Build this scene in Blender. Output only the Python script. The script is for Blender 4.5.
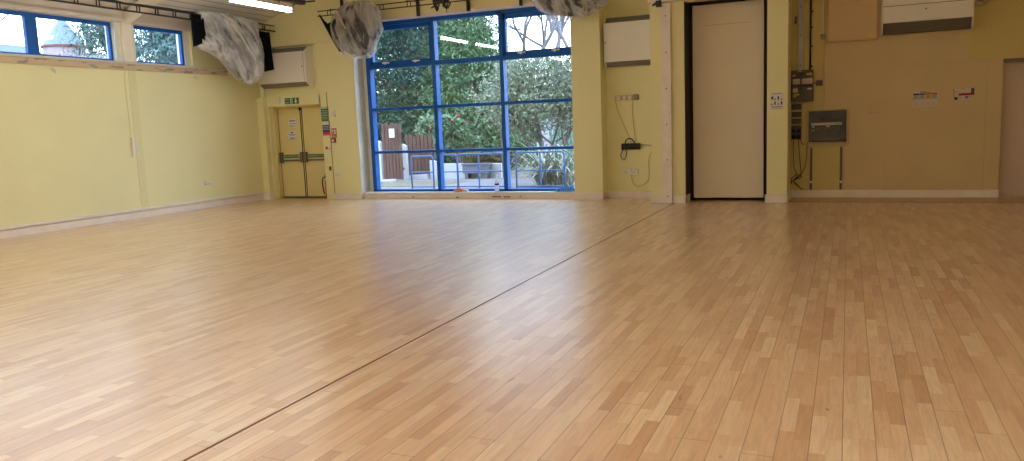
import bpy, bmesh, math, random
from mathutils import Vector, Matrix, noise
random.seed(7)
sc = bpy.context.scene
for o in list(bpy.data.objects): bpy.data.objects.remove(o)

# ------------------------------------------------------------------ camera
cam_d = bpy.data.cameras.new('camera'); cam = bpy.data.objects.new('camera', cam_d)
sc.collection.objects.link(cam); sc.camera = cam
right = Vector((0.9204308, 0.3889739, -0.0388120)); down = Vector((0.0162148, -0.1371930, -0.9904116)); fwd = Vector((-0.3905690, 0.9109761, -0.1325838))
cam.matrix_world = Matrix(((right.x, -down.x, -fwd.x, 0), (right.y, -down.y, -fwd.y, 0), (right.z, -down.z, -fwd.z, 1.44), (0, 0, 0, 1)))
cam_d.sensor_width = 36; cam_d.lens = 787.35 / 1024 * 36; cam_d.clip_start = .05; cam_d.clip_end = 400

# ------------------------------------------------------------------ sky, daylight, exposure
w = bpy.data.worlds.new('overcast_sky'); sc.world = w; w.use_nodes = True
wn = w.node_tree.nodes; wl = w.node_tree.links; wn.clear()
w_out = wn.new('ShaderNodeOutputWorld'); w_bg = wn.new('ShaderNodeBackground')
w_tc = wn.new('ShaderNodeTexCoord'); w_sep = wn.new('ShaderNodeSeparateXYZ'); w_ramp = wn.new('ShaderNodeValToRGB')
w_noise = wn.new('ShaderNodeTexNoise'); w_noise.inputs['Scale'].default_value = 3.0
w_mix = wn.new('ShaderNodeMixRGB'); w_mix.blend_type = 'MULTIPLY'; w_mix.inputs[0].default_value = .12
w_ramp.color_ramp.elements[0].position = 0.0; w_ramp.color_ramp.elements[0].color = (.82, .89, 1, 1)
w_ramp.color_ramp.elements[1].position = .7; w_ramp.color_ramp.elements[1].color = (.60, .74, 1, 1)
wl.new(w_tc.outputs['Generated'], w_sep.inputs[0]); wl.new(w_sep.outputs['Z'], w_ramp.inputs[0])
wl.new(w_tc.outputs['Generated'], w_noise.inputs['Vector'])
wl.new(w_ramp.outputs[0], w_mix.inputs[1]); wl.new(w_noise.outputs[0], w_mix.inputs[2])
wl.new(w_mix.outputs[0], w_bg.inputs[0]); wl.new(w_bg.outputs[0], w_out.inputs[0])
w_bg.inputs[1].default_value = 7.0
TUBE_STRENGTH = 26.0
FILL_STRENGTH = 20.0  # strength of the added lamps that brighten the near floor
sc.view_settings.view_transform = 'Standard'; sc.view_settings.look = 'None'
sc.view_settings.gamma = 1.0; sc.view_settings.exposure = 0.3; sc.view_settings.use_curve_mapping = False
sc.cycles.use_denoising = True
sc.cycles.max_bounces = 9; sc.cycles.diffuse_bounces = 6; sc.cycles.glossy_bounces = 4
sc.cycles.transparent_max_bounces = 24; sc.cycles.sample_clamp_indirect = 6.0

# ------------------------------------------------------------------ materials
def lin(c):
    return tuple(((v / 255) / 12.92 if v / 255 <= .04045 else ((v / 255 + .055) / 1.055) ** 2.4) for v in c)
MATS = {}
def mat(name, rgb, rough=.6, metal=0.0, vary=.06, scale=6.0, bump=0.0, spec=.5, emit=None, estr=0, bscale=None):
    if name in MATS: return MATS[name]
    m = bpy.data.materials.new(name); m.use_nodes = True; nt = m.node_tree; n = nt.nodes; l = nt.links
    b = n['Principled BSDF']; b.inputs['Roughness'].default_value = rough; b.inputs['Metallic'].default_value = metal
    b.inputs['Specular IOR Level'].default_value = spec
    c = lin(rgb)
    tc = n.new('ShaderNodeTexCoord'); nz = n.new('ShaderNodeTexNoise'); nz.inputs['Scale'].default_value = scale; nz.inputs['Detail'].default_value = 4
    rp = n.new('ShaderNodeValToRGB'); l.new(tc.outputs['Object'], nz.inputs['Vector']); l.new(nz.outputs[0], rp.inputs[0])
    rp.color_ramp.elements[0].position = .3; rp.color_ramp.elements[1].position = .7
    rp.color_ramp.elements[0].color = (*[v * (1 - vary) for v in c], 1); rp.color_ramp.elements[1].color = (*[min(1, v * (1 + vary)) for v in c], 1)
    l.new(rp.outputs[0], b.inputs['Base Color'])
    if bump:
        bp = n.new('ShaderNodeBump'); bp.inputs['Strength'].default_value = bump
        n2 = n.new('ShaderNodeTexNoise'); n2.inputs['Scale'].default_value = bscale or scale * 6
        l.new(tc.outputs['Object'], n2.inputs['Vector']); l.new(n2.outputs[0], bp.inputs['Height']); l.new(bp.outputs[0], b.inputs['Normal'])
    if emit:
        b.inputs['Emission Color'].default_value = (*emit, 1); b.inputs['Emission Strength'].default_value = estr
    MATS[name] = m; return m

YEL = (233, 226, 174)
paint = mat('yellow_wall_paint', YEL, .55, vary=.025, scale=1.3, bump=.03, bscale=60)
paint_door = mat('yellow_door_paint', (226, 210, 150), .4, vary=.02, scale=1.5)
cream = mat('cream_skirting_paint', (236, 224, 214), .45, vary=.05, scale=5)
lintel_m = mat('beige_beam_paint', (206, 196, 184), .6, vary=.06, scale=2.5)
post_m = mat('pale_steel_paint', (240, 232, 212), .5, vary=.03)
white_pl = mat('white_plastic', (228, 222, 212), .4, vary=.02)
enamel = mat('white_enamel_casing', (234, 229, 222), .38, vary=.02, scale=2)
grille_m = mat('grey_grille', (120, 114, 104), .5, vary=.05)
dgrille_m = mat('dark_grille', (92, 84, 76), .5, vary=.05)
blue = mat('blue_window_frame', (8, 88, 172), .5, spec=.3, vary=.06, scale=8)
blue_rail = mat('blue_railing_paint', (52, 104, 176), .4, vary=.05)
blacksteel = mat('black_steel', (26, 26, 28), .45, vary=.1)
blackcloth = mat('black_drape_cloth', (20, 21, 27), .95, vary=.2, scale=9, bump=.3, bscale=40, spec=.1)
grey_metal = mat('galvanised_steel', (158, 152, 150), .42, .6, vary=.08, scale=12)
dark_box = mat('dark_grey_enamel', (82, 70, 60), .45, vary=.06)
darker_box = mat('charcoal_plastic', (44, 38, 34), .4, vary=.08)
green_sign = mat('green_sign_face', (24, 112, 72), .4, vary=.03)
blue_sign = mat('blue_sign_face', (42, 62, 120), .4, vary=.03)
red_sign = mat('red_sign_face', (196, 40, 44), .4, vary=.03)
darkred = mat('dark_red_plastic', (140, 30, 28), .4, vary=.03)
paper_m = mat('white_paper', (226, 220, 214), .8, vary=.02)
ink = mat('black_ink', (40, 38, 42), .7, vary=.05)
orange_ink = mat('orange_ink', (214, 110, 50), .7)
yellow_lab = mat('yellow_label', (206, 172, 60), .6)
steel = mat('dull_steel', (120, 112, 98), .4, .5, vary=.1)
panel_m = mat('cream_sliding_panel', (234, 220, 194), .5, vary=.03, scale=1.1)
pinkdoor = mat('pale_pink_door', (212, 190, 178), .5, vary=.02)
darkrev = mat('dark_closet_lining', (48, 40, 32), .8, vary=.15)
threshold = mat('dark_threshold_strip', (122, 84, 58), .5, vary=.1)
tubem = mat('lit_diffuser', (250, 250, 250), .5, emit=(.97, 1, .90), estr=TUBE_STRENGTH, vary=.0)
lampm = mat('fill_lamp_glow', (250, 250, 250), .5, emit=(1, .96, .86), estr=FILL_STRENGTH, vary=.0)

def nodes(name):
    m = bpy.data.materials.new(name); m.use_nodes = True
    return m, m.node_tree.nodes, m.node_tree.links
def mth(n, l, op, a, b=None, c=None):
    k = n.new('ShaderNodeMath'); k.operation = op
    for i, v in enumerate((a, b, c)):
        if v is None: continue
        if isinstance(v, (int, float)): k.inputs[i].default_value = v
        else: l.new(v, k.inputs[i])
    return k.outputs[0]

def floor_material():
    m, n, l = nodes('beech_strip_floor'); b = n['Principled BSDF']
    tc = n.new('ShaderNodeTexCoord'); sp = n.new('ShaderNodeSeparateXYZ'); l.new(tc.outputs['Object'], sp.inputs[0])
    X, Y = sp.outputs['X'], sp.outputs['Y']
    SW = .0672; SL = .46
    row_f = mth(n, l, 'DIVIDE', X, SW); row = mth(n, l, 'FLOOR', row_f); fx = mth(n, l, 'FRACT', row_f)
    wn1 = n.new('ShaderNodeTexWhiteNoise'); wn1.noise_dimensions = '1D'; l.new(row, wn1.inputs['W'])
    yb = mth(n, l, 'ADD', mth(n, l, 'DIVIDE', Y, SL), mth(n, l, 'MULTIPLY', wn1.outputs['Value'], 7.0))
    blk = mth(n, l, 'FLOOR', yb); fy = mth(n, l, 'FRACT', yb)
    cx = n.new('ShaderNodeCombineXYZ'); l.new(row, cx.inputs[0]); l.new(blk, cx.inputs[1])
    wn2 = n.new('ShaderNodeTexWhiteNoise'); wn2.noise_dimensions = '3D'; l.new(cx.outputs[0], wn2.inputs['Vector'])
    ramp = n.new('ShaderNodeValToRGB'); e = ramp.color_ramp.elements
    e[0].position = 0; e[0].color = (*lin((210, 164, 127)), 1); e[1].position = 1; e[1].color = (*lin((242, 212, 177)), 1)
    k = e.new(.18); k.color = (*lin((222, 180, 143)), 1); k = e.new(.7); k.color = (*lin((233, 197, 161)), 1)
    l.new(wn2.outputs['Value'], ramp.inputs[0])
    # grain
    gm = n.new('ShaderNodeMapping'); gm.inputs['Scale'].default_value = (38, 3.0, 1); l.new(tc.outputs['Object'], gm.inputs[0])
    vadd = n.new('ShaderNodeVectorMath'); vadd.operation = 'ADD'; l.new(gm.outputs[0], vadd.inputs[0])
    sc2 = n.new('ShaderNodeVectorMath'); sc2.operation = 'SCALE'; sc2.inputs['Scale'].default_value = 9.0; l.new(wn2.outputs['Color'], sc2.inputs[0]); l.new(sc2.outputs[0], vadd.inputs[1])
    gn = n.new('ShaderNodeTexNoise'); gn.inputs['Scale'].default_value = 1.0; gn.inputs['Detail'].default_value = 6; gn.inputs['Distortion'].default_value = 1.2; l.new(vadd.outputs[0], gn.inputs['Vector'])
    gr = n.new('ShaderNodeValToRGB'); gr.color_ramp.elements[0].position = .33; gr.color_ramp.elements[0].color = (.80, .76, .72, 1); gr.color_ramp.elements[1].position = .6; gr.color_ramp.elements[1].color = (1, 1, 1, 1)
    l.new(gn.outputs[0], gr.inputs[0])
    mx = n.new('ShaderNodeMixRGB'); mx.blend_type = 'MULTIPLY'; mx.inputs[0].default_value = .75; l.new(ramp.outputs[0], mx.inputs[1]); l.new(gr.outputs[0], mx.inputs[2])
    # knots
    kn = n.new('ShaderNodeTexNoise'); kn.inputs['Scale'].default_value = 5.5; km = n.new('ShaderNodeMapping'); km.inputs['Scale'].default_value = (1.8, .8, 1)
    l.new(tc.outputs['Object'], km.inputs[0]); l.new(km.outputs[0], kn.inputs['Vector'])
    kr = n.new('ShaderNodeValToRGB'); kr.color_ramp.elements[0].position = .21; kr.color_ramp.elements[0].color = (.45, .33, .25, 1); kr.color_ramp.elements[1].position = .27; kr.color_ramp.elements[1].color = (1, 1, 1, 1)
    l.new(kn.outputs[0], kr.inputs[0])
    mk = n.new('ShaderNodeMixRGB'); mk.blend_type = 'MULTIPLY'; mk.inputs[0].default_value = .8; l.new(mx.outputs[0], mk.inputs[1]); l.new(kr.outputs[0], mk.inputs[2])
    # seams: strip joints faint, board joints (two strips) dark, board ends dark
    dxs = mth(n, l, 'MINIMUM', fx, mth(n, l, 'SUBTRACT', 1.0, fx)); s1 = mth(n, l, 'LESS_THAN', dxs, .012)
    bf = mth(n, l, 'DIVIDE', X, SW * 2); brow = mth(n, l, 'FLOOR', bf); fb = mth(n, l, 'FRACT', bf)
    dxb = mth(n, l, 'MINIMUM', fb, mth(n, l, 'SUBTRACT', 1.0, fb)); s2 = mth(n, l, 'LESS_THAN', dxb, .016)
    dys = mth(n, l, 'MINIMUM', fy, mth(n, l, 'SUBTRACT', 1.0, fy)); s3 = mth(n, l, 'LESS_THAN', dys, .0035)
    wn3 = n.new('ShaderNodeTexWhiteNoise'); wn3.noise_dimensions = '1D'; l.new(mth(n, l, 'ADD', brow, 91.0), wn3.inputs['W'])
    yb2 = mth(n, l, 'ADD', mth(n, l, 'DIVIDE', Y, 2.6), mth(n, l, 'MULTIPLY', wn3.outputs['Value'], 5.0)); fe = mth(n, l, 'FRACT', yb2)
    s4 = mth(n, l, 'LESS_THAN', mth(n, l, 'MINIMUM', fe, mth(n, l, 'SUBTRACT', 1.0, fe)), .0009)
    dark = mth(n, l, 'MAXIMUM', mth(n, l, 'MULTIPLY', mth(n, l, 'MAXIMUM', s1, s3), .16), mth(n, l, 'MULTIPLY', mth(n, l, 'MAXIMUM', s2, s4), .62))
    md = n.new('ShaderNodeMixRGB'); md.blend_type = 'MIX'; l.new(dark, md.inputs[0]); l.new(mk.outputs[0], md.inputs[1]); md.inputs[2].default_value = (*lin((104, 56, 32)), 1)
    l.new(md.outputs[0], b.inputs['Base Color'])
    rn = n.new('ShaderNodeTexNoise'); rn.inputs['Scale'].default_value = 1.6; rn.inputs['Detail'].default_value = 5; l.new(tc.outputs['Object'], rn.inputs['Vector'])
    rm = n.new('ShaderNodeMapRange'); rm.inputs['To Min'].default_value = .25; rm.inputs['To Max'].default_value = .36; l.new(rn.outputs[0], rm.inputs[0]); l.new(rm.outputs[0], b.inputs['Roughness'])
    b.inputs['Specular IOR Level'].default_value = .5; b.inputs['Coat Weight'].default_value = .85; b.inputs['Coat Roughness'].default_value = .3; b.inputs['Coat IOR'].default_value = 1.6
    bp = n.new('ShaderNodeBump'); bp.inputs['Strength'].default_value = .12; bp.inputs['Distance'].default_value = .002
    l.new(mth(n, l, 'SUBTRACT', mth(n, l, 'MULTIPLY', wn2.outputs['Value'], .6), dark), bp.inputs['Height']); l.new(bp.outputs[0], b.inputs['Normal'])
    return m
floor_m = floor_material()

def rightwall_material():
    # old yellow paint with later beige patches: the patches have their own straight cut-in edges
    m, n, l = nodes('yellow_and_beige_wall_paint'); b = n['Principled BSDF']; b.inputs['Roughness'].default_value = .55
    g = n.new('ShaderNodeNewGeometry'); sp = n.new('ShaderNodeSeparateXYZ'); l.new(g.outputs['Position'], sp.inputs[0])
    X, Z = sp.outputs['X'], sp.outputs['Z']
    a = mth(n, l, 'GREATER_THAN', X, -.40); c = mth(n, l, 'LESS_THAN', X, 1.735); d = mth(n, l, 'LESS_THAN', Z, 2.19)
    beige = mth(n, l, 'MULTIPLY', a, mth(n, l, 'MAXIMUM', c, d))
    low = mth(n, l, 'MULTIPLY', mth(n, l, 'LESS_THAN', X, -.08), mth(n, l, 'LESS_THAN', Z, .98))
    beige = mth(n, l, 'MULTIPLY', beige, mth(n, l, 'SUBTRACT', 1.0, low))
    nz = n.new('ShaderNodeTexNoise'); nz.inputs['Scale'].default_value = 1.4; nz.inputs['Detail'].default_value = 4; l.new(g.outputs['Position'], nz.inputs['Vector'])
    m1 = n.new('ShaderNodeMixRGB'); l.new(beige, m1.inputs[0]); m1.inputs[1].default_value = (*lin((216, 196, 130)), 1); m1.inputs[2].default_value = (*lin((218, 194, 148)), 1)
    m2 = n.new('ShaderNodeMixRGB'); m2.blend_type = 'MULTIPLY'; m2.inputs[0].default_value = .18; l.new(m1.outputs[0], m2.inputs[1]); l.new(nz.outputs[0], m2.inputs[2]); l.new(m2.outputs[0], b.inputs['Base Color'])
    return m
rw_m = rightwall_material()

def ledge_material():
    m, n, l = nodes('peeling_ledge_paint'); b = n['Principled BSDF']; b.inputs['Roughness'].default_value = .6
    g = n.new('ShaderNodeNewGeometry'); mp = n.new('ShaderNodeMapping'); mp.inputs['Scale'].default_value = (1, 2.2, 9); l.new(g.outputs['Position'], mp.inputs[0])
    nz = n.new('ShaderNodeTexNoise'); nz.inputs['Scale'].default_value = 1.6; nz.inputs['Detail'].default_value = 3; l.new(mp.outputs[0], nz.inputs['Vector'])
    r = n.new('ShaderNodeValToRGB'); r.color_ramp.interpolation = 'CONSTANT'; r.color_ramp.elements[0].color = (*lin((206, 184, 150)), 1); r.color_ramp.elements[1].position = .6; r.color_ramp.elements[1].color = (*lin((150, 146, 138)), 1)
    l.new(nz.outputs[0], r.inputs[0]); l.new(r.outputs[0], b.inputs['Base Color']); return m
ledge_m = ledge_material()

def ceiling_material():
    m, n, l = nodes('ribbed_grey_roof_lining'); b = n['Principled BSDF']; b.inputs['Roughness'].default_value = .5
    tc = n.new('ShaderNodeTexCoord'); sp = n.new('ShaderNodeSeparateXYZ'); l.new(tc.outputs['Object'], sp.inputs[0])
    f = mth(n, l, 'FRACT', mth(n, l, 'DIVIDE', sp.outputs['X'], .16)); s = mth(n, l, 'LESS_THAN', f, .12)
    mx = n.new('ShaderNodeMixRGB'); l.new(s, mx.inputs[0]); mx.inputs[1].default_value = (*lin((226, 220, 210)), 1); mx.inputs[2].default_value = (*lin((160, 150, 140)), 1)
    l.new(mx.outputs[0], b.inputs['Base Color']); bp = n.new('ShaderNodeBump'); bp.inputs['Strength'].default_value = .5; bp.inputs['Distance'].default_value = .01
    l.new(mth(n, l, 'SUBTRACT', 1.0, s), bp.inputs['Height']); l.new(bp.outputs[0], b.inputs['Normal']); return m
ceil_m = ceiling_material()

def glass_material():
    m, n, l = nodes('window_glass'); n.remove(n['Principled BSDF']); out = n['Material Output']
    t = n.new('ShaderNodeBsdfTransparent'); t.inputs[0].default_value = (.93, .97, .98, 1); g = n.new('ShaderNodeBsdfGlossy'); g.inputs['Roughness'].default_value = .01
    gg = n.new('ShaderNodeNewGeometry'); f = n.new('ShaderNodeFresnel'); l.new(mth(n, l, 'SUBTRACT', 1.5, mth(n, l, 'MULTIPLY', gg.outputs['Backfacing'], .83333)), f.inputs[0]); mx = n.new('ShaderNodeMixShader')
    l.new(f.outputs[0], mx.inputs[0]); l.new(t.outputs[0], mx.inputs[1]); l.new(g.outputs[0], mx.inputs[2]); l.new(mx.outputs[0], out.inputs[0]); return m
glass = glass_material()

def plastic_film(name, rot, stretch=(14, 14, 1.3), lo=.12, hi=.9):
    # crumpled clear sheet: milky where it is creased, see-through between the creases; creases run along the stretched axis
    m, n, l = nodes(name); b = n['Principled BSDF']; out = n['Material Output']
    b.inputs['Base Color'].default_value = (.93, .93, .93, 1); b.inputs['Roughness'].default_value = .25
    tc = n.new('ShaderNodeTexCoord'); mr = n.new('ShaderNodeMapping'); mr.inputs['Rotation'].default_value = rot; l.new(tc.outputs['Object'], mr.inputs[0])
    mp = n.new('ShaderNodeMapping'); mp.inputs['Scale'].default_value = stretch; l.new(mr.outputs[0], mp.inputs[0])
    nz = n.new('ShaderNodeTexNoise'); nz.inputs['Scale'].default_value = .8; nz.inputs['Detail'].default_value = 4; nz.inputs['Distortion'].default_value = .7; l.new(mp.outputs[0], nz.inputs['Vector'])
    rd = mth(n, l, 'SUBTRACT', 1.0, mth(n, l, 'MULTIPLY', mth(n, l, 'ABSOLUTE', mth(n, l, 'SUBTRACT', nz.outputs[0], .5)), 6.0))
    rd = mth(n, l, 'MAXIMUM', rd, 0.0)
    n2 = n.new('ShaderNodeTexNoise'); n2.inputs['Scale'].default_value = 2.6; n2.inputs['Detail'].default_value = 2; l.new(tc.outputs['Object'], n2.inputs['Vector'])
    fc = mth(n, l, 'ADD', mth(n, l, 'MULTIPLY', rd, .42), mth(n, l, 'MULTIPLY', n2.outputs[0], .95))
    r = n.new('ShaderNodeMapRange'); r.inputs['From Min'].default_value = .44; r.inputs['From Max'].default_value = .95; r.inputs['To Min'].default_value = lo; r.inputs['To Max'].default_value = hi; l.new(fc, r.inputs[0])
    tl = n.new('ShaderNodeBsdfTranslucent'); tl.inputs[0].default_value = (.85, .85, .86, 1); ms = n.new('ShaderNodeMixShader'); ms.inputs[0].default_value = .3; l.new(b.outputs[0], ms.inputs[1]); l.new(tl.outputs[0], ms.inputs[2])
    t = n.new('ShaderNodeBsdfTransparent'); mx = n.new('ShaderNodeMixShader'); l.new(r.outputs[0], mx.inputs[0]); l.new(t.outputs[0], mx.inputs[1]); l.new(ms.outputs[0], mx.inputs[2]); l.new(mx.outputs[0], out.inputs[0])
    bp = n.new('ShaderNodeBump'); bp.inputs['Strength'].default_value = .9; bp.inputs['Distance'].default_value = .02; l.new(nz.outputs[0], bp.inputs['Height']); l.new(bp.outputs[0], b.inputs['Normal'])
    return m

# ------------------------------------------------------------------ mesh helpers
def link(o): sc.collection.objects.link(o); return o
def woff(p):
    v = Vector((0, 0, 0))
    while p is not None: v += p.location; p = p.parent
    return v
class MB:
    def __init__(s): s.v = []; s.f = []
    def add(s, vs, fs):
        o = len(s.v); s.v += [tuple(v) for v in vs]; s.f += [tuple(i + o for i in f) for f in fs]; return s
    def box(s, x0, x1, y0, y1, z0, z1):
        x0, x1 = min(x0, x1), max(x0, x1); y0, y1 = min(y0, y1), max(y0, y1); z0, z1 = min(z0, z1), max(z0, z1)
        return s.add([(x0, y0, z0), (x1, y0, z0), (x1, y1, z0), (x0, y1, z0), (x0, y0, z1), (x1, y0, z1), (x1, y1, z1), (x0, y1, z1)],
                     [(0, 3, 2, 1), (4, 5, 6, 7), (0, 1, 5, 4), (1, 2, 6, 5), (2, 3, 7, 6), (3, 0, 4, 7)])
    def tube(s, pts, r, n=8, r2=None, cap=True):
        pts = [Vector(p) for p in pts]; rings = []; k = len(pts); up = None
        for i, p in enumerate(pts):
            d = (pts[min(i + 1, k - 1)] - pts[max(i - 1, 0)]).normalized()
            if up is None:
                a = Vector((0, 0, 1)) if abs(d.z) < .9 else Vector((1, 0, 0)); up = d.cross(a).normalized()
            else:
                up = (up - d * up.dot(d)); up = up.normalized() if up.length > 1e-6 else d.orthogonal().normalized()
            q = d.cross(up); rr = r if r2 is None else r + (r2 - r) * i / (k - 1)
            rings.append([p + (up * math.cos(t) + q * math.sin(t)) * rr for t in [2 * math.pi * j / n for j in range(n)]])
        vs = [v for g in rings for v in g]; fs = []
        for i in range(k - 1):
            for j in range(n): fs.append((i * n + j, i * n + (j + 1) % n, (i + 1) * n + (j + 1) % n, (i + 1) * n + j))
        if cap: fs.append(tuple(range(n - 1, -1, -1))); fs.append(tuple((k - 1) * n + j for j in range(n)))
        return s.add(vs, fs)
    def prism(s, prof, axis, a, b):
        # prof: 2D points; axis x -> (y,z), y -> (x,z), z -> (x,y)
        def P(p, t): return {'x': (t, p[0], p[1]), 'y': (p[0], t, p[1]), 'z': (p[0], p[1], t)}[axis]
        n = len(prof); vs = [P(p, a) for p in prof] + [P(p, b) for p in prof]
        fs = [tuple(range(n)), tuple(range(2 * n - 1, n - 1, -1))] + [(i, (i + 1) % n, n + (i + 1) % n, n + i) for i in range(n)]
        return s.add(vs, fs)
    def disc(s, c, r, axis, t, n=20):
        c = Vector(c); d = {'x': Vector((1, 0, 0)), 'y': Vector((0, 1, 0)), 'z': Vector((0, 0, 1))}[axis]
        return s.tube([c, c + d * t], r, n)
    def build(s, name, m, parent=None, bevel=0, smooth=False, solid=0, recalc=True, sub=0):
        off = woff(parent); me = bpy.data.meshes.new(name)
        me.from_pydata([tuple(Vector(v) - off) for v in s.v], [], s.f)
        if recalc:
            bm = bmesh.new(); bm.from_mesh(me); bmesh.ops.recalc_face_normals(bm, faces=bm.faces); bm.to_mesh(me); bm.free()
        if smooth: me.polygons.foreach_set('use_smooth', [True] * len(me.polygons))
        me.materials.append(m); o = bpy.data.objects.new(name, me); link(o)
        if parent: o.parent = parent
        if solid: q = o.modifiers.new('solid', 'SOLIDIFY'); q.thickness = solid; q.offset = 0
        if bevel: q = o.modifiers.new('bevel', 'BEVEL'); q.width = bevel; q.segments = 2; q.limit_method = 'ANGLE'
        if sub: q = o.modifiers.new('sub', 'SUBSURF'); q.levels = sub; q.render_levels = sub
        return o
def tag(o, label, cat, group=None, kind=None):
    if label: o['label'] = label
    if cat: o['category'] = cat
    if group: o['group'] = group
    if kind: o['kind'] = kind
    return o
def thing(name, loc, label, cat, group=None):
    o = bpy.data.objects.new(name, None); link(o); o.location = loc; o.empty_display_size = .1
    return tag(o, label, cat, group)
def struct(name, mb, m, parent=None, **k):
    o = mb.build(name, m, parent, **k)
    if parent is None: o['kind'] = 'structure'
    return o
def sroot(name, loc):
    o = bpy.data.objects.new(name, None); link(o); o.location = loc; o['kind'] = 'structure'; return o
def text(name, body, size, m, parent, loc, face='-y', squash=1.0):
    c = bpy.data.curves.new(name, 'FONT'); c.body = body; c.size = size; c.align_x = 'CENTER'; c.align_y = 'CENTER'; c.extrude = .0008
    t = bpy.data.objects.new(name, c); link(t); bpy.context.view_layer.update()
    me = bpy.data.meshes.new_from_object(t.evaluated_get(bpy.context.evaluated_depsgraph_get())); bpy.data.objects.remove(t)
    R = Matrix.Rotation(math.pi / 2, 4, 'X'); me.transform(Matrix.Translation(Vector(loc) - woff(parent)) @ R @ Matrix.Diagonal((squash, 1, 1, 1)))
    me.materials.clear(); me.materials.append(m); o = bpy.data.objects.new(name, me); link(o); o.parent = parent; return o
def bx(*a): return MB().box(*a)

# ------------------------------------------------------------------ room shell
XL, YF = -12.04, 14.18
fl = bx(-12.3, 4.3, -4.3, 15.3, -.12, 0); struct('floor', fl, floor_m)
def roof_z(x): return 3.74 + .41 * (x + 12.04) if x < -3.9 else 3.74 + .41 * 8.14 - .41 * (x + 3.9)
rf = MB()
rf.prism([(-12.3, roof_z(-12.3)), (-3.9, roof_z(-3.9)), (4.4, roof_z(4.4)), (4.4, roof_z(4.4) + .15), (-3.9, roof_z(-3.9) + .15), (-12.3, roof_z(-12.3) + .15)], 'y', -4.3, 14.8)
struct('ceiling', rf, ceil_m)

# far wall
fw = MB(); B = 14.75
fw.box(-12.3, -11.83, YF, B, 0, 2.26)                 # nib left of the fire doors
fw.box(-11.83, -10.436, YF, B, 2.05, 2.26)            # over the doors
fw.box(-10.47, -10.0, YF, B, 2.05, 3.32); fw.box(-10.436, -10.0, YF, B, 0, 2.05)
fw.box(-12.3, -10.40, 14.25, B, 2.26, 3.32)           # shallow niche
fw.box(-10.03, -9.50, 14.12, B, 0, 3.32)              # pier
fw.box(-12.3, -9.50, 14.13, B, 3.32, 3.72)            # beam band
fw.box(-12.3, -4.71, YF, B, 3.72, 3.9).box(-9.5, -4.71, YF, B, 3.70, 3.72)
fw.box(-4.71, -4.16, 14.06, B, 0, 3.9)                # pier right of the window
fw.box(-4.16, -3.115, 14.40, B, 0, 3.9)               # recess with heater
fw.box(-3.115, -2.544, 13.53, B, 0, 3.9)              # step
fw.box(-2.544, -1.226, 13.53, 13.75, 3.36, 3.9)       # over the tall panel
fw.box(-1.226, -.905, 13.65, B, 0, 3.9)               # column
fw.prism([(-12.3, 3.90), (-3.115, 3.90), (-3.115, roof_z(-3.115) + .05), (-3.9, roof_z(-3.9) + .05), (-12.3, roof_z(-12.3) + .05)], 'y', YF, B)
fw.prism([(-3.115, 3.90), (4.3, 3.90), (4.3, roof_z(4.3) + .05), (-3.115, roof_z(-3.115) + .05)], 'y', 13.53, B)
struct('wall_far', fw, paint)
rw = MB(); rw.box(-.905, 2.22, 14.50, B, 0, 3.90); rw.box(2.22, 3.25, 14.5, B, 2.16, 3.90); rw.box(3.25, 4.3, 14.5, B, 0, 3.90); rw.box(2.0, 3.5, 14.76, 14.86, -.05, 2.4); rw.box(-12.0, -10.3, 14.76, 14.86, -.05, 2.3)  # last two boxes added behind the doors to stop outdoor light leaking in
struct('wall_far_right', rw, rw_m)
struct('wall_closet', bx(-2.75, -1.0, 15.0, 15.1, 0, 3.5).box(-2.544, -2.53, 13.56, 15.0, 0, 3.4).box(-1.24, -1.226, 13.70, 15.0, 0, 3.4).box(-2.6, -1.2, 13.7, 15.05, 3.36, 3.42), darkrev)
# left wall
lw = MB(); lw.box(-12.3, XL, -4.3, 14.2, 0, 2.77)
lw.box(-12.3, XL, 12.28, 14.2, 2.77, 3.8); lw.box(-12.3, XL, -4.3, 1.0, 2.77, 3.8)
struct('wall_left', lw, paint)
struct('trim_1', bx(-12.3, -11.97, -4.3, 12.28, 3.53, 3.78), lintel_m, bevel=.03)
struct('trim_2', bx(-12.04, -12.012, .9, 13.2, 2.70, 2.80), ledge_m)
struct('trim_31', bx(-12.10, -11.985, .9, 13.2, 2.80, 2.845), lintel_m, bevel=.008)
struct('wall_right', bx(4.2, 4.4, -4.3, 15.3, 0, 4.2), paint)
bw = MB(); bw.box(-12.3, 4.4, -4.4, -4.2, 0, 3.75); bw.prism([(-12.3, 3.7), (4.4, 3.7), (4.4, roof_z(4.4)), (-3.9, roof_z(-3.9)), (-12.3, roof_z(-12.3))], 'y', -4.4, -4.2)
struct('wall_back', bw, paint)

# skirtings
def skirt(name, boxes, m=cream): 
    b = MB()
    for q in boxes: b.box(*q)
    return struct(name, b, m, bevel=.006)
skirt('baseboard_left', [(XL, XL + .02, -4.2, 14.18, 0, .125), (XL, XL + .045, -4.2, 14.05, .14, .185)])
skirt('baseboard_far_left', [(-12.04, -11.84, 14.02, 14.18, 0, .13), (-10.20, -10.03, 14.155, 14.18, 0, .13), (-10.03, -9.50, 14.095, 14.12, 0, .13), (-9.51, -9.49, 14.1, 14.3, 0, .13)])
skirt('baseboard_pier', [(-4.73, -4.14, 14.035, 14.06, 0, .135), (-4.16, -4.14, 14.035, 14.40, 0, .135), (-4.14, -3.12, 14.375, 14.40, 0, .125)])
skirt('baseboard_step', [(-3.135, -2.92, 13.50, 13.53, 0, .135), (-2.745, -2.52, 13.50, 13.53, 0, .135), (-2.544, -2.52, 13.50, 13.86, 0, .135)])
skirt('baseboard_column', [(-1.25, -.885, 13.62, 13.65, 0, .135), (-.905, -.885, 13.62, 14.48, 0, .135)])
skirt('baseboard_right', [(-.885, .56, 14.475, 14.50, 0, .13), (.56, 2.22, 14.465, 14.50, 0, .125)])
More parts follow.
